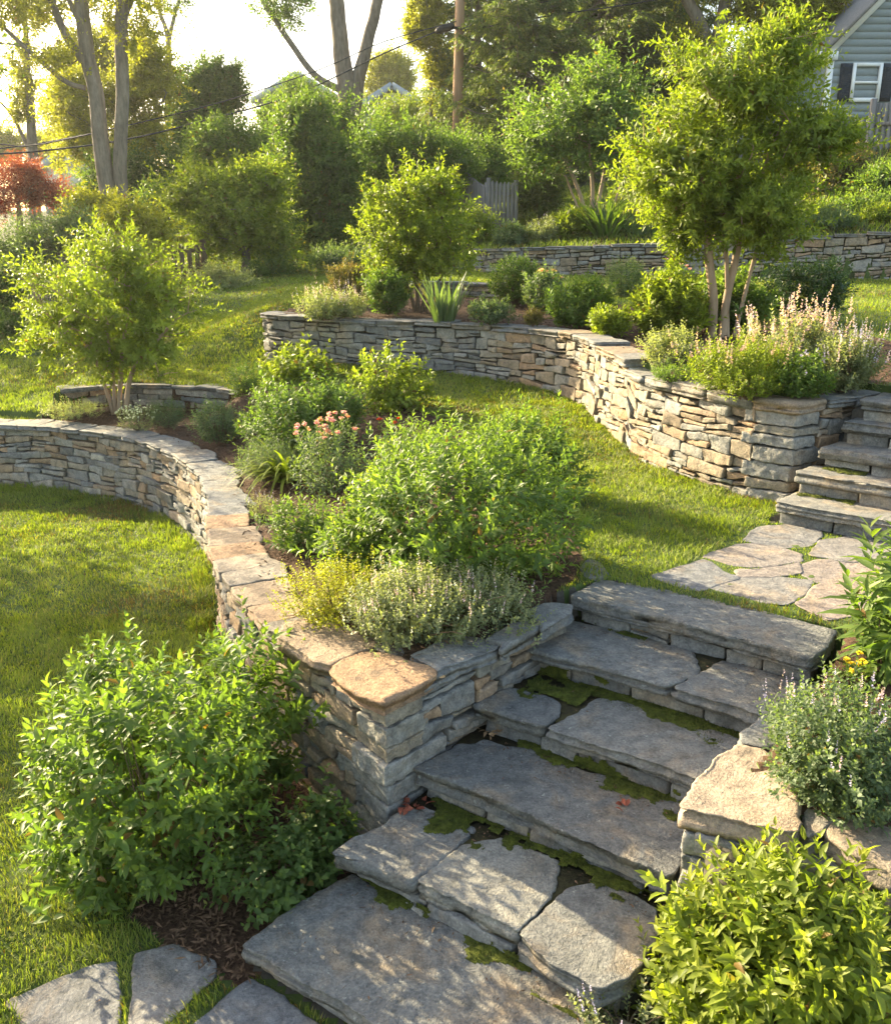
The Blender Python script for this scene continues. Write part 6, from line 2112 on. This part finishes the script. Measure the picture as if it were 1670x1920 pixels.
def haze(dens):
    m, nt, out = mat("haze")
    v = nt.nodes.new("ShaderNodeVolumePrincipled")
    v.inputs['Color'].default_value = (0.97, 0.98, 0.97, 1)
    v.inputs['Density'].default_value = dens
    v.inputs['Anisotropy'].default_value = 0.6
    nt.links.new(v.outputs[0], out.inputs['Volume'])
    tag(make('haze', *box((0, 40, 12), (85, 75, 16)), m), 'thin golden evening haze', None, None, 'stuff')


haze(0.0004)

# ------------------------------------------------------------------ grass, chips, fallen leaves
def grass():
    rng = np.random.default_rng(71)
    flags = [p for p, _, _ in FLAG_TOP + FLAG_LOW]

    def zone(name, lab, x0, x1, y0, y1, dens, regs, hgt, w, maxn):
        n = int(min(maxn, dens * (x1 - x0) * (y1 - y0)))
        x = rng.uniform(x0, x1, n)
        y = rng.uniform(y0, y1, n)
        r = region(x, y)
        ok = np.isin(r, regs)
        for f in flags:
            ok &= ~inpoly(x, y, f)
        ok &= wall_dist(x, y) > 0.05
        x, y = x[ok], y[ok]
        z = H(x, y)
        fw = y * math.cos(TH) - (z - CZ) * math.sin(TH)
        up = y * math.sin(TH) + (z - CZ) * math.cos(TH)
        px = CX + F_PX * x / fw
        py = CY - F_PX * up / fw
        ok = (fw > 0.5) & (px > -520) & (px < 2150) & (py > -50) & (py < 2050)
        x, y, z, fw = x[ok], y[ok], z[ok], fw[ok]
        q = np.column_stack([x, y, z])
        patch = fbm(q * 1.1, 31, 3)
        tuft = fbm(q * 6.0, 33, 2)
        hh = hgt * (0.75 + 0.5 * np.clip(tuft + 0.3, -0.4, 1)) * rng.uniform(0.6, 1.25, len(x))
        land = inpoly(x, y, LANDING)
        hh = np.where(land, hh * 0.5, hh)
        wd = wall_dist(x, y)
        hh = hh * (1 + 0.9 * sstep(0.32, 0.08, wd))
        a = rng.uniform(0, 2 * math.pi, len(x)) * 0.6 + fbm(q * 2.5, 35, 2) * 6
        e = np.radians(rng.uniform(48, 88, len(x)))
        d = np.column_stack([np.cos(a) * np.cos(e), np.sin(a) * np.cos(e), np.sin(e)])
        V, F, rr, tp = blades(rng, q - [0, 0, .004], d, hh, w * np.maximum(1, fw / 5.0), rng.uniform(0.2, 1.3, len(x)), 2,
                              np.clip(0.5 + 0.75 * patch + 0.3 * tuft + 0.25 * rng.normal(0, 1, len(x)), 0, 1))
        dry = (rng.random(len(x)) < 0.06 + 0.45 * np.clip(fbm(q * 0.8 + 9, 37, 3), 0, 1)) * 0.8
        tp = np.clip(tp * 0.5 + np.tile(dry, 2), 0, 1)
        tag(make(name, V, F, L_GRASS, None, {'rnd': rr, 'tip': tp}), lab, 'grass', None, 'stuff')

    zone('grass', 'mown grass of the lower lawn', -5.6, -0.1, 2.2, 7.0, 8600, (0,), 0.050, 0.0042, 240000)
    zone('grass', 'mown grass of the lower lawn along the curved wall', -6.5, -1.5, 7.0, 12.0, 4200, (0,), 0.050, 0.0042, 110000)
    zone('grass', 'mown grass of the middle lawn and the path joints', -0.6, 6.5, 4.2, 10.5, 5600, (1,), 0.050, 0.0042, 250000)
    zone('grass', 'mown grass of the middle lawn behind the small tree', -8.0, 2.0, 10.5, 16.0, 2200, (1,), 0.055, 0.0042, 130000)
    zone('grass', 'mown grass rising to the back hedge and the upper lawn', -9.0, 12.0, 7.5, 23.0, 700, (1, 3), 0.06, 0.004, 230000)
    zone('grass', 'rough growth on the hillside', -9.0, 15.0, 19.0, 31.0, 260, (4,), 0.16, 0.006, 80000)


grass()


def chips():
    rng = np.random.default_rng(73)
    V, F, A, T = [], [], [], []
    x = np.concatenate([rng.uniform(-5.2, 1.2, 26000), rng.uniform(-1.5, -0.2, 6000), rng.uniform(-2.3, 5, 22000)])
    y = np.concatenate([rng.uniform(3.5, 12.2, 26000), rng.uniform(3.0, 5.0, 6000), rng.uniform(7, 15.5, 22000)])
    ok = region(x, y) == 2
    x, y = x[ok], y[ok]
    n = len(x)
    b = np.column_stack([x, y, H(x, y) + 0.012 + rng.uniform(0, .02, n)])
    a = rng.uniform(0, 6.283, n)
    d = np.column_stack([np.cos(a), np.sin(a), rng.normal(0, 0.25, n)])
    V, F, r_, t_ = leaves(rng, b, d, rng.uniform(0.02, 0.06, n), rng.uniform(0.006, 0.014, n), 0, 0.1, 0.1)
    tag(make('mulch', V, F, M_CHIP, None, {'rnd': r_}), 'shredded bark chips scattered over the planting beds', 'mulch', None, 'stuff')


chips()


def step_litter():
    rng = np.random.default_rng(77)
    P_ = []
    for z, sa, sb, t0, t1, n in [(0.175, 0.44, 0.57, 0.1, 1.4, 60), (0.326, 0.96, 1.11, 0.16, 1.44, 150), (0.505, 1.42, 1.58, 0.2, 1.4, 90), (0.664, 1.80, 2.05, 0.2, 1.5, 150), (0.835, 2.36, 2.50, 0.22, 1.6, 60), (0.175, 0.05, 0.5, 0.1, 1.4, 26), (0.505, 1.1, 1.5, 0.2, 1.4, 18)]:
        t, s_ = rng.uniform(t0, t1, n), rng.uniform(sa, sb, n)
        q = O1 + t[:, None] * U1 + s_[:, None] * V1
        P_.append(np.column_stack([q, np.full(n, z) + rng.uniform(0, .008, n)]))
    b = np.vstack(P_)
    n = len(b)
    a = rng.uniform(0, 6.283, n)
    V, F, r_, _ = leaves(rng, b, np.column_stack([np.cos(a), np.sin(a), rng.normal(0, .12, n)]), rng.uniform(0.008, 0.03, n), rng.uniform(0.003, 0.009, n), 0, 0.15, 0.1)
    tag(make('leaf_litter', V, F, M_CHIP, None, {'rnd': r_}), 'bits of bark and dry leaf caught along the backs of the steps', 'litter', None, 'stuff')


step_litter()


def litter():
    rng = np.random.default_rng(79)
    for px, py, z, L, m, lab, k in [
        (1160, 1506, 0.507, 0.045, M_RIM, 'curled red brown leaf lying on the long third step', 5),
        (765, 1512, 0.335, 0.06, M_RIM, 'little heap of dry red leaves in the corner by the wall on the second step', 16),
        (815, 1740, 0.176, 0.03, M_DRY, 'tan dry leaf alone on the bottom step', 1),
        (1040, 1175, 0.836, 0.035, M_DRY, 'few dry crumbled leaves at the left end of the fifth step', 7),
        (835, 1270, 0.97, 0.03, M_DRY, 'tiny tan leaf on the grey capstone beside the orange corner stone', 1),
        (920, 1375, 0.51, 0.04, M_DRY, 'dry leaf litter gathered at the left end of the third step', 12),
        (190, 1880, 0.04, 0.03, M_DRY, 'curled leaf on the leftmost lower flagstone', 1)]:
        p = P(px, py, z=z)
        n = k
        b = p + np.column_stack([rng.normal(0, L * .9 if k > 1 else 0, n), rng.normal(0, L * .6 if k > 1 else 0, n), rng.uniform(0.004, 0.012, n)])
        a = rng.uniform(0, 6.283, n)
        d = np.column_stack([np.cos(a), np.sin(a), rng.normal(0.1, .2, n)])
        V, F, r_, t_ = leaves(rng, b, d, L * rng.uniform(.7, 1.2, n), L * .5, 2, 0.2, 0.3)
        tag(make('fallen_leaves' if k > 1 else 'fallen_leaf', V, F, m, None, {'rnd': r_}), lab, 'leaf litter')


litter()
